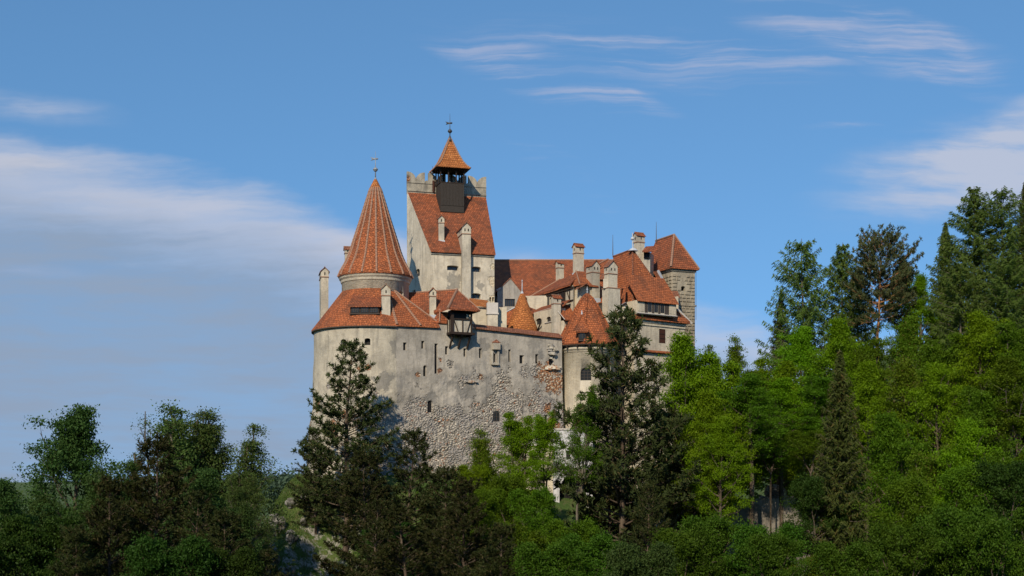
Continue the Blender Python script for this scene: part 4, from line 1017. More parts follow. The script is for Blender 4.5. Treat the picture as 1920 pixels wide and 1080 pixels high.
dormer(rt,1084.5,1099,622,638,206.6,-4,2.6,1.4,1,'tile_b','wood',.3,panels=(('w',1),),bars=(1,0),ovs=.3)
m=MB(); 
e0=P(1076,620,206.2); e1=P(1104,621,206.1); tp=P(1091,590,208.6); tb=P(1091,586,210.5)
e0b=e0+Vector((.6,2.6,.6)); e1b=e1+Vector((-.4,2.6,.6))
m.shell([[e0,e1,tp],[e0,tp,e0b],[e1,e1b,tp]],.12,0); hipline(m,[e0,tp],.12); hipline(m,[e1,tp],.12); m.tube([tp-Vector((0,0,.3)),tp+Vector((0,0,.7))],[.2,.05],6,2); m.build('dormer_hood',[M['tile_b'],M['tile_b'],M['lead']],rt)
# ================================================================ terrain
def smst(x,a,b):
    t=np.clip((x-a)/(b-a),0,1); return t*t*(3-2*t)
def ground(x,y,rough=True):
    x=np.asarray(x,float); y=np.asarray(y,float)
    z=-22+0*x
    # the valley falls away from the viewer, a high ridge stands behind on the left
    z=z+19.5*(1-smst(y,8,75))
    sx,sy=-math.sin(R(-SUN_AZ)),-math.cos(R(-SUN_AZ)); tb=x*sx+y*sy
    z=z+RIDGE*smst(tb,8,140)
    # wooded slope rising on the right
    z=z+smst(x-0.10*(y-200),30,105)*44*smst(y,95,215)+smst(x,60,130)*10*smst(y,60,150)
    # castle rock: capsule around the building
    ax,ay,bx,by=-20.,206.,24.,224.; t=np.clip(((x-ax)*(bx-ax)+(y-ay)*(by-ay))/((bx-ax)**2+(by-ay)**2),0,1)
    d=np.hypot(x-ax-t*(bx-ax),y-ay-t*(by-ay)); topv=1.6-t*4.5
    left=smst(-x,8,34)
    k=1-smst(d,9.5,46-16*left)
    # limestone spur running down to the lower left
    z=np.maximum(z,z+(topv-z)*k)
    d2=np.abs((x+30+ (208-y)*.16)); sp=(1-smst(d2,1,10))*smst(y,150,205)*(1-smst(y,206,216)); z=np.maximum(z,z+(1.5-z)*sp*.88)
    # terrace with the path to the right of the castle
    tr=smst(x,5,15)*(1-smst(x,60,75))*smst(y,182,190)*(1-smst(y,226,240)); z=z*(1-tr)+np.maximum(-2.6,z-30*(1-smst(x,40,52)))*tr if False else z
    far=smst(y,260,480); z=z+far*13
    z=z+smst(y,600,1000)*4*(1+.8*np.sin(x/210.))
    z=z+smst(np.hypot(x,y),1500,3500)*4
    if rough:
        p=np.stack([x,y,0*x],-1); near=1-smst(y,330,500)
        z=z+fbm(p,.045,4,2)*2.2*near*smst(np.hypot(x,y),6,40)+fbm(p,.25,3,8)*.55*near*smst(np.hypot(x,y),6,40)
    return z
RIDGE=72.0
xs=np.concatenate([[-6000,-3500,-2200,-1500,-1000,-700,-500,-380,-300],np.arange(-240,-70,8),np.arange(-70,120,1.4),np.arange(120,260,8),[300,380,500,700,1000,1500,2200,3500,6000]])
ys=np.concatenate([[-3000,-1500,-800,-500,-350],np.arange(-260,100,8),np.arange(100,240,1.4),np.arange(240,520,7),np.arange(520,1100,25),[1200,1400,1800,2400,3500,6000]])
GX,GY=np.meshgrid(xs,ys); GZ=ground(GX,GY)
nx,ny=len(xs),len(ys)
V=np.stack([GX,GY,GZ],-1).reshape(-1,3); I=np.arange(nx*ny).reshape(ny,nx)
F=np.stack([I[:-1,:-1],I[:-1,1:],I[1:,1:],I[1:,:-1]],-1).reshape(-1,4)
def npmesh(name,V,F,mats,mi=None,smooth=False):
    me=bpy.data.meshes.new(name); V=np.asarray(V,np.float32); F=np.asarray(F,np.int32); k=F.shape[1]
    me.vertices.add(len(V)); me.vertices.foreach_set('co',V.ravel()); me.loops.add(F.size); me.loops.foreach_set('vertex_index',F.ravel())
    me.polygons.add(len(F)); me.polygons.foreach_set('loop_start',np.arange(0,F.size,k,dtype=np.int32)); me.polygons.foreach_set('loop_total',np.full(len(F),k,np.int32))
    for x in (mats if isinstance(mats,(list,tuple)) else [mats]): me.materials.append(x)
    if mi is not None: me.polygons.foreach_set('material_index',np.asarray(mi,np.int32))
    if smooth: me.polygons.foreach_set('use_smooth',np.ones(len(F),bool))
    me.update(calc_edges=True); return me
m,t,b=newmat('grass_ground'); g=nd(t,'ShaderNodeNewGeometry'); pos=g.outputs['Position']; sn=nd(t,'ShaderNodeSeparateXYZ'); lk(t,g.outputs['True Normal'],sn.inputs[0])
c=mixc(t,sstep(t,noise(t,pos,.12,6,.65),.4,.62),(.045,.085,.018),(.085,.12,.03)); c=mixc(t,sstep(t,noise(t,pos,.9,5,.7),.5,.7),c,(.12,.11,.055))
rk=mixc(t,noise(t,pos,1.6,6,.7),(.12,.115,.10),(.42,.40,.37))
c=mixc(t,mth(t,'MULTIPLY',sstep(t,sn.outputs[2],.72,.55),sstep(t,noise(t,pos,.5,5,.7),.45,.55)),c,rk)
lk(t,c,b.inputs['Base Color']); bump(t,b,noise(t,pos,2.2,6,.7),1,.3); M['ground']=m
go=link('ground',npmesh('ground',V,F,M['ground'],smooth=True)); go['kind']='structure'
def gz(x,y): return float(ground(np.array([x]),np.array([y]))[0])

m,t,b=newmat('limestone'); pos=nd(t,'ShaderNodeNewGeometry').outputs['Position']; n_=noise(t,pos,1.3,7,.7)
c=mixc(t,sstep(t,n_,.35,.68),(.05,.05,.042),(.31,.295,.27)); c=mixc(t,sstep(t,noise(t,pos,.7,4,.6),.55,.65),c,(.06,.085,.025)); lk(t,c,b.inputs['Base Color']); bump(t,b,n_,1,.35); M['rock']=m
rocks=[(505,1040,176,2.6,3.2,'jagged dark rock face low on the castle mound at its left foot'),(520,985,184,2.2,2.6,'rock face on the left flank of the mound below the grass slope'),
 (551,945,189,1.7,1.5,'pale boulder outcrop just under the grass crest of the mound'),(572,935,190,1.3,1.6,'small upright pale rock right of the boulder on the crest'),
 (545,1010,183,1.6,2.0,'leaning pale rock slab halfway down the left slope'),(568,978,186,1.0,1.1,'little pale rock above the leaning slab'),(540,1075,172,2.0,1.5,'pale rock at the bottom edge under the mound'),
 (590,1045,176,.9,.9,'lone small rock in the grass near the foot of the pines'),(498,1078,171,1.6,1.6,'lowest dark rock by the left trees')]
for i,(px,py,Y,w_,h_,lab) in enumerate(rocks):
    p=P(px,py,Y); p.z=max(p.z,gz(p.x,p.y)+.1)
    o=rocky('rock',p,w_*.45,w_*.42,h_*.5,M['rock'],None,20+i,1.1,4); top(o,lab,'rock','rocks on the castle mound')

# ================================================================ trees
def leafmat(name,c1,c2,c3=None,tr=.35,rough=.6):
    m=bpy.data.materials.new(name); m.use_nodes=True; t=m.node_tree; t.nodes.clear(); o=nd(t,'ShaderNodeOutputMaterial')
    g=nd(t,'ShaderNodeNewGeometry'); oi=nd(t,'ShaderNodeObjectInfo'); c=mixc(t,mth(t,'ADD',mth(t,'MULTIPLY',g.outputs['Random Per Island'],.45),mth(t,'MULTIPLY',sstep(t,noise(t,g.outputs['Position'],.55,3,.6),.35,.65),.6)),c1,c2)
    if c3: c=mixc(t,mth(t,'GREATER_THAN',g.outputs['Random Per Island'],.93),c,c3)
    hv=nd(t,'ShaderNodeHueSaturation'); lk(t,mth(t,'ADD',mth(t,'MULTIPLY',oi.outputs['Random'],.035),.4825),hv.inputs['Hue']); lk(t,mth(t,'ADD',mth(t,'MULTIPLY',oi.outputs['Random'],.3),.85),hv.inputs['Value']); lk(t,c,hv.inputs['Color']); c=hv.outputs[0]
    d=nd(t,'ShaderNodeBsdfDiffuse'); tl=nd(t,'ShaderNodeBsdfTranslucent'); gl=nd(t,'ShaderNodeBsdfGlossy',inp={'Roughness':rough}); gl.inputs[0].default_value=(.5,.5,.5,1)
    lk(t,c,d.inputs[0]); lk(t,mixc(t,1.0,c,(1.3,1.25,.6),'MULTIPLY'),tl.inputs[0])
    a=nd(t,'ShaderNodeMixShader'); a.inputs[0].default_value=tr; lk(t,d.outputs[0],a.inputs[1]); lk(t,tl.outputs[0],a.inputs[2])
    e=nd(t,'ShaderNodeMixShader'); e.inputs[0].default_value=.012; lk(t,a.outputs[0],e.inputs[1]); lk(t,gl.outputs[0],e.inputs[2]); lk(t,e.outputs[0],o.inputs[0]); return m
L={'fresh':leafmat('fresh_leaves',(.085,.170,.004),(.140,.250,.006)),
   'mid':leafmat('green_leaves',(.052,.108,.005),(.088,.158,.008)),
   'dark':leafmat('shade_dark_leaves',(.020,.050,.007),(.040,.080,.012)),  # shade over the lowest trees is put into this leaf colour
   'deep':leafmat('shaded_spring_leaves',(.036,.082,.006),(.066,.125,.010)),  # darker copy of the green leaves, bottom-row shade painted in
   'shade':leafmat('shaded_green_leaves',(.034,.070,.016),(.062,.105,.028)),  # left wood's shade darkened into the leaf colour
   'olive':leafmat('olive_leaves',(.070,.130,.006),(.110,.175,.010),(.13,.11,.03)),
   'sage':leafmat('pale_sprouting_leaves',(.055,.10,.024),(.095,.15,.040),(.11,.12,.04)),
   'pine':leafmat('pine_needles',(.017,.024,.007),(.038,.046,.013),(.075,.06,.025),.15),
   'pinew':leafmat('warm_pine_needles',(.028,.042,.013),(.058,.078,.026),(.09,.075,.03),.15),
   'spruce':leafmat('spruce_needles',(.036,.048,.010),(.066,.076,.018),(.08,.06,.02),.15),
   'larch':leafmat('larch_needles',(.060,.105,.018),(.11,.165,.035),None,.3),
   'scots':leafmat('grey_green_needles',(.05,.068,.028),(.09,.11,.045),None,.15),
   'far':leafmat('haze_tinted_leaves',(.05,.085,.06),(.075,.12,.08),None,.2)}  # distance haze painted into the leaves as a bluish tint
def barkmat(name,c1,c2):
    m,t,b=newmat(name,.9,.1); pos=nd(t,'ShaderNodeTexCoord').outputs['Object']; n_=noise(t,pos,3.0,5,.7,(1,1,.3)); lk(t,mixc(t,sstep(t,n_,.35,.65),c1,c2),b.inputs['Base Color']); bump(t,b,n_,1,.08); return m
L['bark']=barkmat('bark',(.05,.04,.03),(.13,.105,.08)); L['bark_pine']=barkmat('pine_bark',(.05,.037,.028),(.12,.092,.07)); L['bark_orange']=barkmat('orange_bark',(.22,.11,.05),(.42,.22,.10)); L['bark_grey']=barkmat('grey_bark',(.07,.06,.048),(.16,.14,.11))

class TM:                                     # tree wood collector
    def __init__(s): s.V=[];s.F=[];s.n=0
    def tube(s,pts,rad,n=5):
        pts=np.array(pts,float); d=np.gradient(pts,axis=0); d/=np.linalg.norm(d,axis=1)[:,None]+1e-9
        ref=np.array([.3,.2,.93]) if abs(d[0][2])<.8 else np.array([1.,0,.1])
        a=np.cross(d,ref); a/=np.linalg.norm(a,axis=1)[:,None]+1e-9; b=np.cross(d,a)
        th=np.arange(n)*2*np.pi/n
        v=pts[:,None,:]+(a[:,None,:]*np.cos(th)[None,:,None]+b[:,None,:]*np.sin(th)[None,:,None])*np.array(rad)[:,None,None]
        k=len(pts); i,j=np.meshgrid(np.arange(k-1),np.arange(n),indexing='ij'); j2=(j+1)%n
        s.F.append(np.stack([i*n+j,i*n+j2,(i+1)*n+j2,(i+1)*n+j],-1).reshape(-1,4)+s.n); s.V.append(v.reshape(-1,3)); s.n+=k*n
    def mesh(s,name,mat): return npmesh(name,np.concatenate(s.V),np.concatenate(s.F),mat,smooth=True)
def unit(v): return v/(np.linalg.norm(v,axis=-1,keepdims=True)+1e-9)
def leafquads(C,size,rg,flat=.0,asp=.7):
    """leaf-spray quads at points C, random facing (flat>0 pulls them towards lying level)"""
    n=len(C); N=rg.normal(size=(n,3)); N[:,2]+=flat*2; N=unit(N); T=unit(np.cross(N,rg.normal(size=(n,3)))); B=np.cross(N,T)
    s=(size*rg.uniform(.6,1.35,n))[:,None]
    C=C+0
    # a four-cornered leaf with a pointed tip, slightly folded
    v=np.stack([C-T*s*.6,C+B*s*asp*.5+N*s*.08,C+T*s*.65,C-B*s*asp*.5+N*s*.08],1)
    return v.reshape(-1,3),np.arange(n*4).reshape(n,4)
def grow_decid(seed,H=16.,RR=5.,cb=.22,nl=26,ntw=7,ncl=3,nleaf=22,leaf=.26,sig=.5,up=.55,stems=1,sparse=1.0,shape=.55):
    rg=np.random.default_rng(seed); tm=TM(); C=[]
    for st in range(stems):
        az=rg.uniform(0,6.28); sp=(0 if stems==1 else 1)*RR*(.42 if stems<4 else .62)
        k=9; zs=np.linspace(0,H*(.92 if stems==1 else rg.uniform(.72,.95)),k); wob=np.cumsum(rg.normal(0,.18,(k,2)),axis=0); wob[0]=0
        ax=np.stack([wob[:,0]+math.cos(az)*sp*(zs/H)**.8,wob[:,1]+math.sin(az)*sp*(zs/H)**.8,zs],-1)
        r0=.018*H/(1 if stems==1 else 1.5); rad=r0*(1-zs/H*.95)+.015; tm.tube(np.concatenate([[ax[0]-[0,0,26.]],ax]),np.concatenate([[r0*1.5],rad]),7)
        for i in range(nl//stems):
            h=cb+(.97-cb)*((i+rg.uniform(0,.9))/(nl//stems)); p0=np.array([np.interp(h*zs[-1],zs,ax[:,q]) for q in range(3)])
            a=i*2.4+rg.uniform(-.5,.5); e=(h-cb)/(1-cb); env=max(.12,math.sin(math.pi*min(1,max(0,(e*.86+.16)))**shape)) ; Ln=RR*env*rg.uniform(.5,1.25)*(1 if stems==1 else .72 if stems<4 else .85)
            el=R(15)+up*e*1.5+rg.uniform(-.15,.25); dirv=np.array([math.cos(a)*math.cos(el),math.sin(a)*math.cos(el),math.sin(el)])
            m_=5; tt=np.linspace(0,1,m_)[:,None]; bend=np.array([0,0,Ln*.16])*(tt**2); pts=p0+dirv*Ln*tt+bend+np.cumsum(rg.normal(0,.04*Ln,(m_,3)),axis=0)*tt
            rb=np.interp(h*zs[-1],zs,rad)*.55; tm.tube(pts,np.linspace(rb,.02,m_),5)
            for j in range(ntw):
                f=rg.uniform(.25,1.0)**.7; q=np.array([np.interp(f,tt[:,0],pts[:,w]) for w in range(3)])
                d2=unit(dirv*.6+rg.normal(0,.6,3)+np.array([0,0,.25])); l2=Ln*rg.uniform(.15,.38)+.4; e2=q+d2*l2
                tm.tube(np.stack([q,(q+e2)/2+rg.normal(0,.05,3),e2]),[rb*.3+.008,.014,.006],3)
                for c_ in range(ncl):
                    if rg.random()>sparse: continue
                    cc=q+(e2-q)*rg.uniform(.45,1.1)+rg.normal(0,.15,3); n_=int(nleaf*rg.uniform(.5,1.4)); C.append(cc+np.clip(rg.normal(0,1,(n_,3)),-1.5,1.5)*np.array([sig,sig,sig*.38])*rg.uniform(.5,1.25))
    C=np.concatenate(C); v,f=leafquads(C,leaf,rg,.6)
    return tm,v,f
def grow_pine(seed,H=22.,RR=4.6,cb=.18,gap=.75,per=5,irregular=.4,tuft=.34,nb=12,droop=0.0,clear=False,density=1.0):
    rg=np.random.default_rng(seed); tm=TM(); C=[];D=[]
    k=12; zs=np.linspace(0,H,k); wob=np.cumsum(rg.normal(0,.09,(k,2)),axis=0); wob[0]=0; ax=np.stack([wob[:,0],wob[:,1],zs],-1); rad=.0135*H*(1-zs/H)**.8+.02; tm.tube(np.concatenate([[ax[0]-[0,0,26.]],ax]),np.concatenate([[rad[0]*1.4],rad]),8)
    z=cb*H
    while z<H-.3:
        e=(z/H-cb)/(1-cb); env=(1-e)**.62*(.55+.45*min(1,e/.18)) if not clear else math.sin(math.pi*min(1,(e*.8+.22)))**.6
        n_=per+rg.integers(-1,2); a0=rg.uniform(0,6.28)
        for i in range(n_):
            if rg.random()<.08: continue
            a=a0+i*6.28/n_+rg.uniform(-.35,.35); Ln=max(.45,RR*env*(1+rg.uniform(-irregular,irregular)))
            el=R(4)+.55*e+rg.uniform(-.15,.2)-droop; dv=np.array([math.cos(a)*math.cos(el),math.sin(a)*math.cos(el),math.sin(el)]); p0=np.array([np.interp(z,zs,ax[:,0]),np.interp(z,zs,ax[:,1]),z+rg.uniform(-.2,.2)])
            m_=5; tt=np.linspace(0,1,m_)[:,None]; pts=p0+dv*Ln*tt+np.array([0,0,1])*Ln*(.16*tt**2-.05*tt)+np.cumsum(rg.normal(0,.03*Ln,(m_,3)),axis=0)*tt
            rb=max(.02,.35*np.interp(z,zs,rad)); tm.tube(pts,np.linspace(rb,.015,m_),4)
            side=unit(np.cross(dv,[0,0,1])); ns=max(2,int(Ln*2.3*density))
            for j in range(ns):
                f=.28+.72*(j+rg.random())/ns; q=np.array([np.interp(f,tt[:,0],pts[:,w]) for w in range(3)]); sgn=1 if j%2 else -1
                d2=unit(dv*.9+side*sgn*rg.uniform(.5,1.2)+np.array([0,0,.25+rg.uniform(-.1,.3)])); l2=Ln*.30*(1.15-f)+.45; e2=q+d2*l2*rg.uniform(.7,1.2); tm.tube(np.stack([q,e2]),[.018,.008],3)
                for w in range(max(2,int(l2/.32))): C.append(q+(e2-q)*rg.uniform(.35,1.05)+rg.normal(0,.07,3)); D.append(d2+np.array([0,0,.5]))
            C.append(pts[-1]);D.append(dv+np.array([0,0,.6]))
        z+=gap*rg.uniform(.7,1.25)*(1-.35*e)
    C.append(ax[-1]);D.append(np.array([0,0,1.]))
    C=np.array(C);D=unit(np.array(D)); n=len(C)*nb; C=np.repeat(C,nb,0); D=np.repeat(D,nb,0)
    d=unit(D*.55+rg.normal(0,.62,(n,3))); s=tuft*rg.uniform(.7,1.3,n)[:,None]; wd=unit(np.cross(d,rg.normal(size=(n,3))))*s*.13
    b0=C-d*s*.15
    v=np.stack([b0-wd*.6,b0+wd*.6,b0+d*s+wd*.5,b0+d*s-wd*.5],1).reshape(-1,3); f=np.arange(n*4).reshape(n,4); return tm,v,f
def grow_spruce(seed,H=24.,RR=4.5,cb=.06,gap=.5,per=6,droop=.25,fine=.3,lean=.0,gaps=.05,taper=.85,hang=.45,density=3.6,spread=.24):
    rg=np.random.default_rng(seed); tm=TM(); C=[];D=[]
    k=10; zs=np.linspace(0,H,k); ax=np.stack([lean*zs+np.cumsum(rg.normal(0,.05,k)),np.cumsum(rg.normal(0,.05,k)),zs],-1); rad=.013*H*(1-zs/H)+.02; tm.tube(np.concatenate([[ax[0]-[0,0,26.]],ax]),np.concatenate([[rad[0]*1.4],rad]),7); z=cb*H
    while z<H-.25:
        e=(z/H-cb)/(1-cb); env=(1-e)**taper; n_=per+rg.integers(-1,2); a0=rg.uniform(0,6.28)
        for i in range(n_):
            if rg.random()<gaps: continue
            a=a0+i*6.28/n_+rg.uniform(-.3,.3); Ln=max(.25,RR*env*rg.uniform(.7,1.2)); el=-droop*(1-e)+.35*e; dv=np.array([math.cos(a)*math.cos(el),math.sin(a)*math.cos(el),math.sin(el)])
            p0=np.array([np.interp(z,zs,ax[:,0]),np.interp(z,zs,ax[:,1]),z]); m_=5; tt=np.linspace(0,1,m_)[:,None]; pts=p0+dv*Ln*tt+np.array([0,0,1])*Ln*(-.22*tt*(1-tt)*2*droop*2+.14*tt**3); tm.tube(pts,np.linspace(.012*H*(1-e)*.25+.015,.01,m_),3)
            side=unit(np.cross(dv,[0,0,1])); nq=max(4,int(Ln*density*4)); f=rg.uniform(.12,1.02,nq); q=np.stack([np.interp(f,tt[:,0],pts[:,w]) for w in range(3)],-1)
            off=rg.uniform(-1,1,nq)*(Ln*spread*(1.15-f)+.12); q=q+side*off[:,None]+dv*(-np.abs(off))[:,None]*.3; q[:,2]-=rg.uniform(0,1,nq)*hang*(.35+np.abs(off)); C.append(q); D.append(unit(dv*.6+side*np.sign(off)[:,None]*.7+np.array([0,0,-.55*hang*2])+rg.normal(0,.25,(nq,3))))
        z+=gap*rg.uniform(.75,1.2)*(1-.5*e)
    C=np.concatenate(C);D=np.concatenate(D); n=len(C); s=fine*rg.uniform(.6,1.4,n)[:,None]; wd=unit(np.cross(D,rg.normal(size=(n,3))))*s*.28
    v=np.stack([C-D*s*.5-wd*.5,C-D*s*.5+wd*.5,C+D*s*.7+wd*.25,C+D*s*.7-wd*.25],1).reshape(-1,3); return tm,v,np.arange(n*4).reshape(n,4)
proto={}
def reg(key,kind,H,RR,res,leaf,bark):
    tm,v,f=res; proto[key]=(kind,H,RR,npmesh(key+'_crown',v,f,leaf),tm.mesh(key+'_trunk',bark)); print(key,len(f))
reg('oak','broadleaf_tree',16,5.5,grow_decid(1,16,5.8,.10,32,9,3,56,.165,.55),L['fresh'],L['bark'])
reg('ash','broadleaf_tree',18,4.6,grow_decid(2,18,4.8,.12,32,9,3,46,.16,.5,.8),L['fresh'],L['bark_grey'])
reg('elm','broadleaf_tree',17,5.2,grow_decid(3,17,5.4,.12,36,9,3,50,.16,.5,.7,stems=3),L['fresh'],L['bark'])
reg('bush','broadleaf_tree',9,4.6,grow_decid(4,9,4.8,.05,26,9,3,56,.15,.5,.6,stems=3),L['fresh'],L['bark'])
reg('sprout','sprouting_tree',18,4.8,grow_decid(5,18,5.0,.06,75,10,2,30,.15,.45,.5,stems=5,sparse=.95,shape=.45),L['sage'],L['bark_grey'])
reg('lace','sprouting_tree',17,4.2,grow_decid(6,17,4.4,.06,60,9,2,11,.12,.45,.55,stems=4,sparse=.6,shape=.45),L['sage'],L['bark_grey'])
reg('pine','pine_tree',22,5.0,grow_pine(7,22,5.2,.14,.9,5,.5,.38,13,density=.98),L['pine'],L['bark_pine'])
reg('pineb','pine_tree',20,4.8,grow_pine(8,20,5.0,.10,.72,5,.4,.36,12,density=1.25),L['pine'],L['bark_pine'])
reg('scots','pine_tree',20,4.2,grow_pine(9,20,4.6,.52,.62,5,.5,.34,14,clear=True,density=1.2),L['scots'],L['bark_orange'])
reg('spruce','spruce_tree',24,4.2,grow_spruce(10,24,4.8,.05,.5,7,.3,.28,taper=.8,hang=.6,density=8),L['spruce'],L['bark_grey'])
reg('larch','larch_tree',22,5.0,grow_spruce(11,22,5.8,.10,.8,6,.0,.22,gaps=.12,taper=.6,hang=.65,density=16,spread=.17),L['larch'],L['bark_grey'])
reg('larchb','larch_tree',20,4.6,grow_spruce(12,20,5.6,.10,.8,6,-.1,.22,lean=-.04,gaps=.16,taper=.5,hang=.65,density=13,spread=.15),L['larch'],L['bark_grey'])
trg=random.Random(99)
def tree(key,px,pyT,Y,w=None,leaf=None,label=None,group=None,base=None,rot=None,mx=1.3):
    """px,pyT: where the top shows; Y: distance; w: crown width in metres"""
    kind,H0,R0,cm,tmh=proto[key]; x=xx(px,Y); zt_=zz(pyT,Y); zb_=gz(x,Y)-.3 if base is None else base
    H_=max(3,zt_-zb_); sz=H_/H0; sxy=(w/2)/R0 if w else sz
    sz=min(max(sz,sxy*.8),sxy*mx); zb_=zt_-H0*sz
    o=root(kind,(x,Y,zb_),label or kind,{'broadleaf_tree':'tree','sprouting_tree':'tree','pine_tree':'pine','spruce_tree':'spruce','larch_tree':'larch'}[kind],group)
    o.scale=(sxy,sxy,sz); o.rotation_euler=(0,0,trg.uniform(0,6.28) if rot is None else rot)
    for n_,me_ in (('trunk',tmh),('crown',cm)):
        c_=bpy.data.objects.new(n_,me_); col.objects.link(c_); c_.parent=o
        if n_=='crown' and leaf: c_.material_slots[0].link='OBJECT'; c_.material_slots[0].material=L[leaf]
    return o
T=tree
# --- pines round the castle rock
T('pine',648,648,184,14.5,'pinew','tall dark pine standing in front of the round bastion')
T('pineb',592,805,186,7,'pinew','small wind-bent pine clinging to the left end of the bastion foot')
T('pine',1166,596,172,20,'pinew','tallest pine, in front of the great house and round turret')
T('pineb',1142,715,177,10,'pine','pine leaning beside the tallest pine, in front of the round turret')
T('pineb',1250,770,178,11,'pine','dark pine right of the tallest pine, under the great house windows')
PG='dark pines in front of the castle rock'
T('pineb',690,850,160,13,'pine','pine directly below the bastion, left one of the dark row',PG)
T('pine',765,815,165,13,'pine','pine whose tip touches the rubble wall in the dark row',PG)
T('pineb',825,880,152,13,'pine','pine in the middle of the dark row under the curtain wall',PG)
T('pine',700,945,140,9,'pine','pine low beside the rocky slope, leftmost of the dark row',PG)
T('pine',765,960,130,13,'pine','pine with a bare pale trunk at the bottom centre',PG)
T('pineb',862,900,140,11,'pine','pine with a thin grey leader at the right end of the dark row',PG)
T('pineb',935,985,125,10,'dark' if False else 'pine','low pine at the bottom right of the dark row',PG)
T('bush',720,965,146,9,'dark','bushy dark broadleaf peeping between the dark pines')
# --- left woods
LW='trees of the left wood'
T('oak',140,738,150,16,'shade','tall round-headed tree at the left, second from the picture edge',LW)
T('elm',50,850,140,14,'shade','multi-stemmed tree at the far left edge of the wood, left of the round-headed one',LW)
T('bush',-10,880,130,10,'shade','leafy tree cut by the left edge of the picture',LW)
T('elm',215,795,146,13,'shade','small green tree right of the round-headed tree',LW)
T('lace',262,750,158,13,'sage','nearly bare twiggy tree between the two leafy crowns',LW,mx=1.0)
T('sprout',322,735,158,14,'sage','thinly leafed tree left of the tallest sprouting tree',LW,mx=1.0)
T('sprout',400,714,158,18,'sage','tallest sprouting tree of the left wood with many thin stems',LW,mx=1.0)
T('sprout',442,742,162,14,'sage','slender sprouting tree on the right shoulder of the tallest one',LW,mx=1.0)
T('oak',385,862,138,11,'shade','bright broadleaf in front of the sprouting trees',LW)
T('elm',440,885,140,9,'shade','broadleaf at the right end of the left wood',LW)
T('sprout',478,865,150,7,'sage','small thin tree with bare twigs beside the open sky',LW,mx=1.0)
T('pineb',285,822,125,12,'pine','dark pine in the middle of the left wood',LW)
T('pineb',200,900,118,10,'pine','dark pine left of the central pine',LW)
T('pine',360,930,118,10,'pine','dark pine right of the central pine',LW)
T('pineb',430,960,116,10,'pine','dark pine near the rocky foot of the mound',LW)
T('bush',95,945,112,11,'dark','dark leafy bush in the lower left corner',LW)
T('bush',10,985,108,10,'dark','dark bush at the very bottom left',LW)
T('pineb',150,990,105,9,'pine','low pine at the bottom left between bushes',LW)
T('bush',300,985,108,10,'dark','dark bush below the central pine of the left wood',LW)
T('bush',420,1010,112,8,'dark','dark bush at the foot of the rocky slope',LW)
T('pineb',500,1035,118,7,'pine','small pine at the bottom beside the rock face',LW)
# --- middle trees before the castle
MW='leafy trees before the curtain wall'
T('sprout',935,775,178,10,'olive','loose leafy tree in front of the brick arch window',MW)
T('elm',978,735,176,8.5,'fresh','slim bright tree against the rubble wall',MW)
T('elm',1022,740,174,7,'fresh','slim bright tree beside the round turret foot',MW)
T('sprout',1082,700,168,7,'mid','thin open tree in front of the turret window',MW)
T('bush',890,862,166,7,'fresh','bright bush at the foot of the rubble wall',MW)
T('bush',960,880,160,9,'mid','green bush left of the white gate house',MW)
T('elm',985,930,140,10,'mid','leafy tree at the bottom centre-right',MW)
T('bush',905,905,150,7,'mid','round green tree right of the dark pines',MW)
T('bush',1005,905,150,8,'mid','round green tree at the left foot of the white gate house',MW)
T('bush',1080,960,140,9,'mid','low green tree in front of the white gate house door',MW)
T('pineb',1210,905,150,8,'pine','small dark pine at the foot of the tallest pine')
BR='trees along the bottom edge'
for (px,py,Y,w,lf,lab) in ((1040,1000,120,9,'deep','first green crown from the dark pines on the bottom edge'),(1120,985,124,9,'deep','green crown below the white gate house on the bottom edge'),
  (1190,1000,118,9,'shade','darker crown under the tallest pine on the bottom edge'),(1270,975,124,10,'deep','full green crown below the red roof on the bottom edge'),(1345,950,128,10,'deep','bright crown below the retaining wall on the bottom edge'),
  (1430,965,126,10,'deep','green crown below the garden path on the bottom edge'),(1460,985,118,8,'deep','small green crown hiding the foot of the retaining wall on the bottom edge'),(1500,985,120,9,'olive','olive crown left of the brown spruce on the bottom edge'),(1600,1000,118,9,'deep','green crown under the brown spruce on the bottom edge'),
  (1690,965,126,10,'deep','green crown right of the brown spruce on the bottom edge'),(1780,930,128,11,'deep','bright leafy crown near the lower right corner'),(1870,950,122,11,'deep','green crown in the lower right corner'),(1950,900,128,11,'deep','crown cut by the lower right edge')):
    T('bush' if px%3 else 'elm',px,py,Y,w,lf,lab,BR)
# --- bright trees right of the castle
RW='bright trees right of the castle'
T('ash',1292,600,186,13,'fresh','fresh green tree hiding the right end of the great house',RW)
T('elm',1325,602,188,15,'fresh','tall full crown between the great house corner and the slope',RW)
T('elm',1355,618,184,15,'fresh','broad fresh green tree right of the castle',RW)
T('sprout',1375,600,192,10,'olive','thin brownish-topped tree behind the fresh green ones',RW)
T('oak',1330,720,174,11,'fresh','lower bright tree below the great house corner',RW)
T('oak',1410,690,178,12,'mid','dark green round tree between castle and wooded slope',RW,mx=.85)
T('elm',1408,648,198,11,'mid','green crown filling the gap behind the bright trees',RW)
T('bush',1445,790,180,9,'mid','shaded tree above the garden path',RW,mx=.85)
T('oak',1352,770,170,9,'fresh','bright low-branched tree beside the garden path',RW)
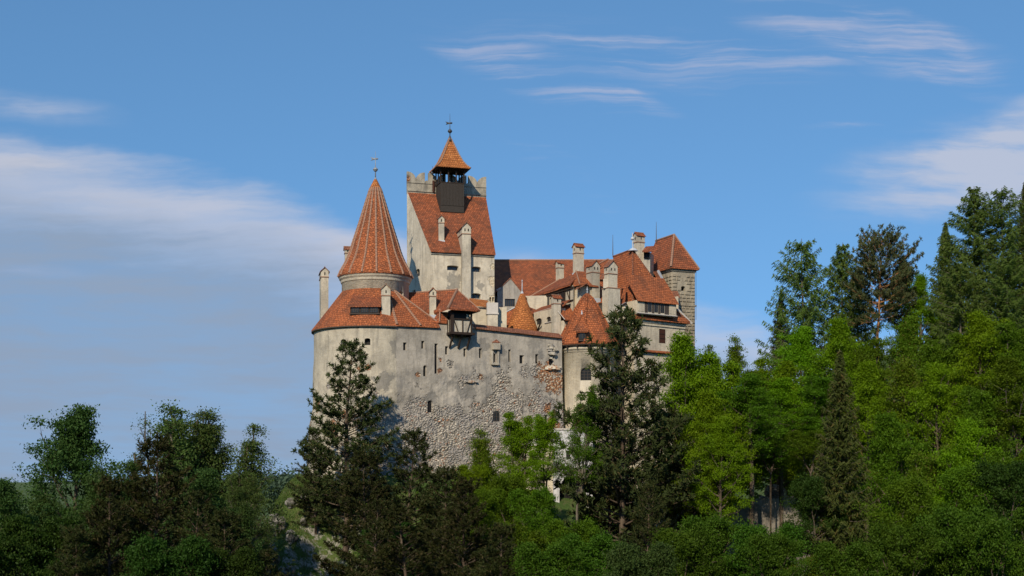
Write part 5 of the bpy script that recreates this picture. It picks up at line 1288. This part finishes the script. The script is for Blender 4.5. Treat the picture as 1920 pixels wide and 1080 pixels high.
# --- wooded slope
SL='trees on the wooded slope'
S_=[('larchb',1515,445,215,19,'larch','larch at the left end of the slope skyline, leaning left'),('larch',1578,455,218,18,'larch','larch second from the left on the slope skyline'),
 ('scots',1645,440,212,9.5,'scots','tall pine with an orange trunk and open crown on the skyline'),('larch',1608,500,225,12,'larch','small larch between the skyline larches and the orange trunked pine'),
 ('spruce',1463,545,222,9,'spruce','small pointed dark spruce at the left foot of the skyline'),('ash',1700,480,220,6,'mid','slim leafy tree right of the orange trunked pine'),('scots',1695,520,214,6,'scots','lower pine right of the orange trunked pine'),
 ('spruce',1768,415,220,12,'larch','pointed green spruce left of the tallest larches'),('larch',1830,348,208,19,'larch','tallest larch on the right of the skyline'),('larchb',1885,355,206,18,'larch','tall larch beside the tallest one'),
 ('spruce',1918,340,214,7,'spruce','dark spruce top at the right picture edge'),('larch',1800,480,198,16,'larch','larch below the tallest larches'),('larch',1885,470,196,16,'larch','airy larch near the right edge below the skyline'),
 ('ash',1725,500,212,8,'fresh','light green tree in the dip of the skyline'),
 ('elm',1455,618,200,13,'fresh','bright tree at the left end of the leafy slope'),('oak',1500,600,202,12,'fresh','round bright tree below the leaning larch'),('oak',1570,585,200,13,'fresh','wide bright crown under the second larch'),
 ('elm',1640,590,198,12,'mid','green crown at the foot of the orange trunk'),('oak',1700,580,198,12,'olive','olive crown right of the orange trunk'),('elm',1770,575,194,13,'mid','mid green crown under the pointed spruce'),
 ('oak',1840,570,190,13,'fresh','bright crown under the tallest larch'),('elm',1910,560,186,13,'mid','green crown at the right edge of the slope'),
 ('oak',1465,700,188,11,'fresh','bright crown above the shaded path tree'),('elm',1540,670,186,11,'mid','crown behind the tip of the brown spruce'),('oak',1625,665,182,12,'fresh','bright crown right of the brown spruce tip'),
 ('ash',1690,655,180,11,'olive','speckled olive tree in the middle of the slope'),('oak',1760,665,176,12,'fresh','bright crown right of the speckled olive tree'),('elm',1840,660,172,12,'mid','green tree with pale trunk behind, right part of the slope'),
 ('ash',1905,650,170,12,'mid','green tree at the right edge, middle height'),('spruce',1578,655,150,11,'spruce','large brownish spruce standing alone before the slope'),
 ('bush',1520,800,176,8,'mid','dark green crown left of the brown spruce, above the path'),('oak',1665,760,160,12,'mid','broad crown right of the brown spruce, mid slope'),('elm',1740,780,155,11,'olive','multi-stemmed olive tree low on the slope'),
 ('oak',1820,770,152,12,'fresh','bright crown low on the right slope'),('elm',1900,780,148,12,'mid','crown at the right edge low on the slope'),('bush',1690,880,140,10,'mid','bushy crown above the bottom edge right of the spruce'),
 ('bush',1790,860,140,10,'mid','bushy crown above the bottom edge, lower right'),('bush',1880,850,138,10,'dark','dark bushy crown by the right edge, lower down'),('elm',1960,640,180,12,'mid','tree cut by the right edge of the picture'),('larch',1965,420,205,13,'larch','larch cut by the right edge of the picture'),
 ('bush',1530,880,150,9,'dark','dark bush at the foot of the brown spruce')]
for s in S_: T(s[0],s[1],s[2],s[3],s[4],s[5],s[6],SL,mx=.82 if s[1] in (1465,1540,1520) else 1.3)
# --- bare trunk, far wood
rg=np.random.default_rng(5)
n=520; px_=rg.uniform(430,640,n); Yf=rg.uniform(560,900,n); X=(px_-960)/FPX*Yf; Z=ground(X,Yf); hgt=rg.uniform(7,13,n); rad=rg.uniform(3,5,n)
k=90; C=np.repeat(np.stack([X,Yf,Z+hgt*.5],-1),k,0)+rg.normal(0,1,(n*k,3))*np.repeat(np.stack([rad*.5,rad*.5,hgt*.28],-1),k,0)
v,f=leafquads(C,1.5,rg,.3); fo=link('far_wood',npmesh('far_wood',v,f,L['far'])); fo['kind']='stuff'; fo['label']='wood tinted a hazy blue-green on the far ridge beyond the castle rock'; fo['category']='forest'
# undergrowth on the slopes
n=26000; X=rg.uniform(-75,110,n); Yg=rg.uniform(100,262,n); Z=ground(X,Yg); ok=~((X>-33)&(X<36)&(Yg>194)&(Yg<232)&(Z>-6)); ok&=~((X<-24)&(X>-44)&(Yg>160)&(Yg<215)); ok&=~((X>20)&(X<52)&(Yg>178)&(Yg<206)); X,Yg,Z=X[ok],Yg[ok],Z[ok]
k=7; C=np.repeat(np.stack([X,Yg,Z+.35],-1),k,0)+rg.normal(0,1,(len(X)*k,3))*np.array([.45,.45,.4]); v,f=leafquads(C,.36,rg,.2)
uo=link('undergrowth',npmesh('undergrowth',v,f,L['mid'])); uo['kind']='stuff'; uo['label']='low leafy undergrowth covering the ground beneath the trees'; uo['category']='undergrowth'
# grass on the left flank of the mound
n=42000; X=rg.uniform(-46,-20,n); Yg=rg.uniform(160,200,n); Z=ground(X,Yg); h=rg.uniform(.15,.5,n)*(.6+.8*(fbm(np.stack([X,Yg,Z],-1),.35,3,4)+.5)); d=unit(rg.normal(0,.4,(n,3))+np.array([0,0,1])); wv_=unit(np.cross(d,rg.normal(size=(n,3))))*.05; B0=np.stack([X,Yg,Z-.03],-1)
v=np.stack([B0-wv_,B0+wv_,B0+d*h[:,None]+wv_*.3,B0+d*h[:,None]-wv_*.3],1).reshape(-1,3)
L['grass']=leafmat('grass_blades',(.05,.09,.018),(.10,.14,.035),(.16,.14,.07),.3)
uo=link('grass',npmesh('grass',v,np.arange(n*4).reshape(n,4),L['grass'])); uo['kind']='stuff'; uo['label']='rough grass on the steep left flank of the castle mound'; uo['category']='grass'

# ================================================================ things below the castle
# white gate house with pointed porch arch
Y=197.5; x0,x1=xx(1038,Y),xx(1112,Y); zb=-6.5; zt_=zz(806,Y)
gh=root('gate_house',((x0+x1)/2,Y+3,zb),'whitewashed gate house with a pointed porch arch half hidden by pines below the round turret','gate house')
m=MB(); m.prism([(x0,Y),(x1,Y+1),(x1,Y+7),(x0,Y+6)],zb,zt_); w=m.build('wall',M['white'],gh)
cu=MB(); nv=Vector((1/(x1-x0),-1)).normalized()
for px in (1066,1084): 
    x=xx(px,Y); yy_=Y+(x-x0)/(x1-x0); opening(cu,w,(x,yy_,zz(853,Y)),nv,.7,1.3,.4,0,0,'pane',(1,1))
x=xx(1073,Y); opening(cu,w,(x,Y+(x-x0)/(x1-x0),zz(922,Y)),nv,3.9,5.2,2.2,2.6,.1,'dark',(0,0),name='porch_arch'); cut(w,cu)
m=MB(); m.prism([(x0-.15,Y-.15),(x1+.15,Y+.85),(x1+.15,Y+7.15),(x0-.15,Y+6.15)],zt_,zt_+.25); m.build('coping',M['cap'],gh)
# cream range at the curtain foot
Y=199.5; x0,x1=xx(985,Y),xx(1040,Y); lr=root('cream_annexe',((x0+x1)/2,Y+2,-5),'cream annexe with a shallow grey lean-to roof at the foot of the rubble wall','annexe')
m=MB(); m.prism([(x0,Y),(x1,Y+1),(x1,Y+8),(x0,Y+7)],-6,zz(832,Y)); w=m.build('wall',M['cream'],lr); cu=MB(); nv=Vector((1/(x1-x0),-1)).normalized(); opening(cu,w,(xx(998,Y),Y+.2,zz(853,Y)),nv,.9,1.3,.3,0,0,'shutter',(0,1)); cut(w,cu)
m=MB(); m.shell([[Vector((x0-.3,Y-.4,zz(832,Y)-.1)),Vector((x1+.3,Y+.6,zz(832,Y)-.1)),Vector((x1+.3,Y+5,zz(832,Y)+.7)),Vector((x0-.3,Y+4,zz(832,Y)+.7))]],.2); m.build('roof',M['cap'],lr)
# outer terrace wall, white and stained, with a pillar and a red canopy
Y=192; x0,x1=xx(1232,Y),xx(1330,Y); tw=root('terrace_wall',((x0+x1)/2,Y,-6),'stained white terrace wall with buttresses behind the pines below the great house','wall')
M['stained']=plaster('stained_white_plaster',(.58,.56,.52),(.46,.44,.41),(.2,.19,.18),.5)
m=MB(); m.prism([(x0,Y),(x1,Y+2),(x1,Y+3),(x0,Y+1)],-9,zz(876,Y)); 
for px in (1245,1275,1300,1325): x=xx(px,Y); m.box((x,Y+(x-x0)/(x1-x0)*2-.35,-3.5),.8,1.0,8.5,.15,0,.75)
m.build('wall',M['stained'],tw)
m=MB(); m.prism([(x0-.1,Y-.15),(x1+.1,Y+1.85),(x1+.1,Y+3.15),(x0-.1,Y+1.15)],zz(876,Y),zz(876,Y)+.25); m.build('coping',M['tile_k'],tw)
o=MB(); x=xx(1345,190); o.prism([(x-.6,190),(x+.6,190),(x+.6,191.2),(x-.6,191.2)],-8,zz(862,190)); o.prism([(x-.8,189.8),(x+.8,189.8),(x+.8,191.4),(x-.8,191.4)],zz(862,190),zz(862,190)+.3); ob=o.build('gate_pillar',M['white']); top(ob,'white gate pillar among tree trunks right of the terrace wall','pillar')
# red canopy stall
Y=188.5; x=xx(1288,Y); st=root('stall',(x,Y,-7),'small stall with a dark red canopy beneath the stained terrace wall','stall')
M['red']=flat('red_cloth',(.22,.025,.02),.3,.8,3.0)
m=MB(); z0=zz(945,Y); m.shell([[Vector((x-1.3,Y-.9,z0-.35)),Vector((x+1.3,Y-.9,z0-.35)),Vector((x+1.3,Y+.6,z0+.35)),Vector((x-1.3,Y+.6,z0+.35))]],.08); m.extr([(x-1.3,Y-.92,z0-.38),(x+1.3,Y-.92,z0-.38),(x+1.3,Y-.92,z0-.75),(x-1.3,Y-.92,z0-.75)],(0,.03,0)); m.build('canopy',M['red'],st)
for dx in (-1.2,1.2):
    m=MB(); m.tube([(x+dx,Y-.8,-9),(x+dx,Y-.8,z0-.3)],.05,6); m.build('leg',M['wood'],st)
m=MB(); m.box((x,Y-.2,z0-1.5),2.2,1.0,.9); m.build('counter',M['frame'],st)
# garden path, retaining wall, railing
M['path']=flat('path_gravel',(.30,.27,.23),.2,.95,3.0); M['stonew']=plaster('retaining_stone',(.24,.22,.19),(.18,.165,.145),(.09,.085,.08),.6)
Y=188; zp_=zz(938,Y)
m=MB(); m.prism([(xx(1355,Y),Y),(xx(1560,Y),Y+3),(xx(1560,Y+12),Y+12),(xx(1355,Y+10),Y+10)],zp_-.3,zp_); ob=m.build('path',M['path']); ob['kind']='structure'
m=MB(); m.prism([(xx(1350,Y),Y-.1),(xx(1480,Y),Y-.1),(xx(1565,Y+2.8),Y+2.8),(xx(1565,Y+2.8),Y+3.3),(xx(1480,Y),Y+.5),(xx(1350,Y),Y+.5)],-14,zp_+.25); ob=m.build('retaining_wall',M['stonew']); top(ob,'dark stone retaining wall holding up the garden path','wall')
rl=root('railing',(xx(1450,Y),Y,zp_),'black iron railing on the edge of the garden path','railing')
for i in range(26):
    px=1442+i*1.05; 
    m=MB(); m.tube([(xx(px,Y),Y+.2,zp_+.2),(xx(px,Y),Y+.2,zp_+1.25)],.022,4); m.build('baluster',M['iron'],rl)
m=MB(); m.tube([(xx(1441,Y),Y+.2,zp_+1.2),(xx(1470,Y),Y+.2,zp_+1.2)],.03,4); m.build('handrail',M['iron'],rl)
m=MB(); r_=random.Random(3)
M['rockery']=plaster('warm_garden_stone',(.42,.35,.25),(.32,.27,.2),(.2,.16,.12),.3,spots=((42,200,-2,30,0),))
m.prism([(xx(1425,197),197),(xx(1500,197),199),(xx(1500,197),199.6),(xx(1425,197),197.6)],-4,zz(930,197)); ob=m.build('garden_wall',M['rockery']); top(ob,'low warm-coloured garden wall behind the path','wall')
for i,(px,py,s) in enumerate(((1444,922,.9),(1452,920,1.0),(1466,925,.8),(1408,852,1.3),(1426,858,1.0),(1496,868,1.0),(1503,874,.8),(1516,846,.9))):
    Yr=199 if i<3 else 204; p=P(px,py,Yr); ob=rocky('rock',p,s,s*.7,s*1.0,M['rockery'],None,60+i,.8,3); top(ob,['sunlit yellowish stone at the left end of the garden wall','sunlit stone beside it over the middle of the garden wall','sunlit stone over the right part of the garden wall','biggest pale stone in the gap of the dark green trees','pale stone right of the biggest one in the tree gap','pale stone above the right end of the path','small pale stone next to it above the path end','highest pale stone, beside the brown spruce'][i],'rock')

# a visitor on the garden path
def person(x,y,z,label,top_c,yaw=0.0,h=1.68):
    k=h/1.7; me=bpy.data.meshes.new('person'); 
    J=[(0,0,.92),(0,0,1.15),(0,.0,1.40),(0,-.01,1.50),(0,-.02,1.60),(0,-.02,1.67),(.17,0,1.38),(.24,.02,1.12),(.25,-.06,.88),(.25,-.08,.78),(-.17,0,1.38),(-.24,.02,1.12),(-.25,-.06,.88),(-.25,-.08,.78),(.09,0,.85),(.10,-.02,.48),(.10,.02,.08),(.10,-.13,.03),(-.09,0,.85),(-.11,.04,.48),(-.11,.08,.08),(-.11,-.07,.03)]
    E=[(0,1),(1,2),(2,3),(3,4),(4,5),(2,6),(6,7),(7,8),(8,9),(2,10),(10,11),(11,12),(12,13),(0,14),(14,15),(15,16),(16,17),(0,18),(18,19),(19,20),(20,21)]
    rad=[.14,.13,.14,.055,.095,.08,.065,.05,.038,.03,.065,.05,.038,.03,.09,.062,.045,.035,.09,.062,.045,.035]
    me.from_pydata([tuple(q*k for q in j) for j in J],E,[]); o=bpy.data.objects.new('person',me); col.objects.link(o)
    o.modifiers.new('s','SKIN'); 
    if not me.skin_vertices: me.skin_vertices.new() if hasattr(me.skin_vertices,'new') else None
    for i,v_ in enumerate(me.skin_vertices[0].data): v_.radius=(rad[i]*k,rad[i]*k*.85); v_.use_root=(i==0)
    o.modifiers.new('u','SUBSURF').levels=1
    bpy.context.view_layer.update(); dg=bpy.context.evaluated_depsgraph_get(); nm=bpy.data.meshes.new_from_object(o.evaluated_get(dg)); o.modifiers.clear(); o.data=nm
    mm_=bpy.data.materials.new('visitor'); mm_.use_nodes=True; t=mm_.node_tree; b_=t.nodes['Principled BSDF']; b_.inputs['Roughness'].default_value=.8
    tc_=nd(t,'ShaderNodeTexCoord'); s_=nd(t,'ShaderNodeSeparateXYZ'); lk(t,tc_.outputs['Object'],s_.inputs[0]); zc_=s_.outputs[2]
    c_=mixc(t,mth(t,'GREATER_THAN',zc_,.93*k),(.05,.06,.10),top_c); c_=mixc(t,mth(t,'GREATER_THAN',zc_,1.46*k),c_,(.50,.30,.22)); c_=mixc(t,mth(t,'GREATER_THAN',zc_,1.66*k),c_,(.06,.04,.03)); lk(t,c_,b_.inputs['Base Color'])
    nm.materials.clear(); nm.materials.append(mm_); o.location=(x,y,z); o.rotation_euler=(0,0,yaw); top(o,label,'person')
person(xx(1482,190.5),190.5,zp_,'person in a pink top standing on the garden path right of the iron railing',(.60,.26,.24),.6)
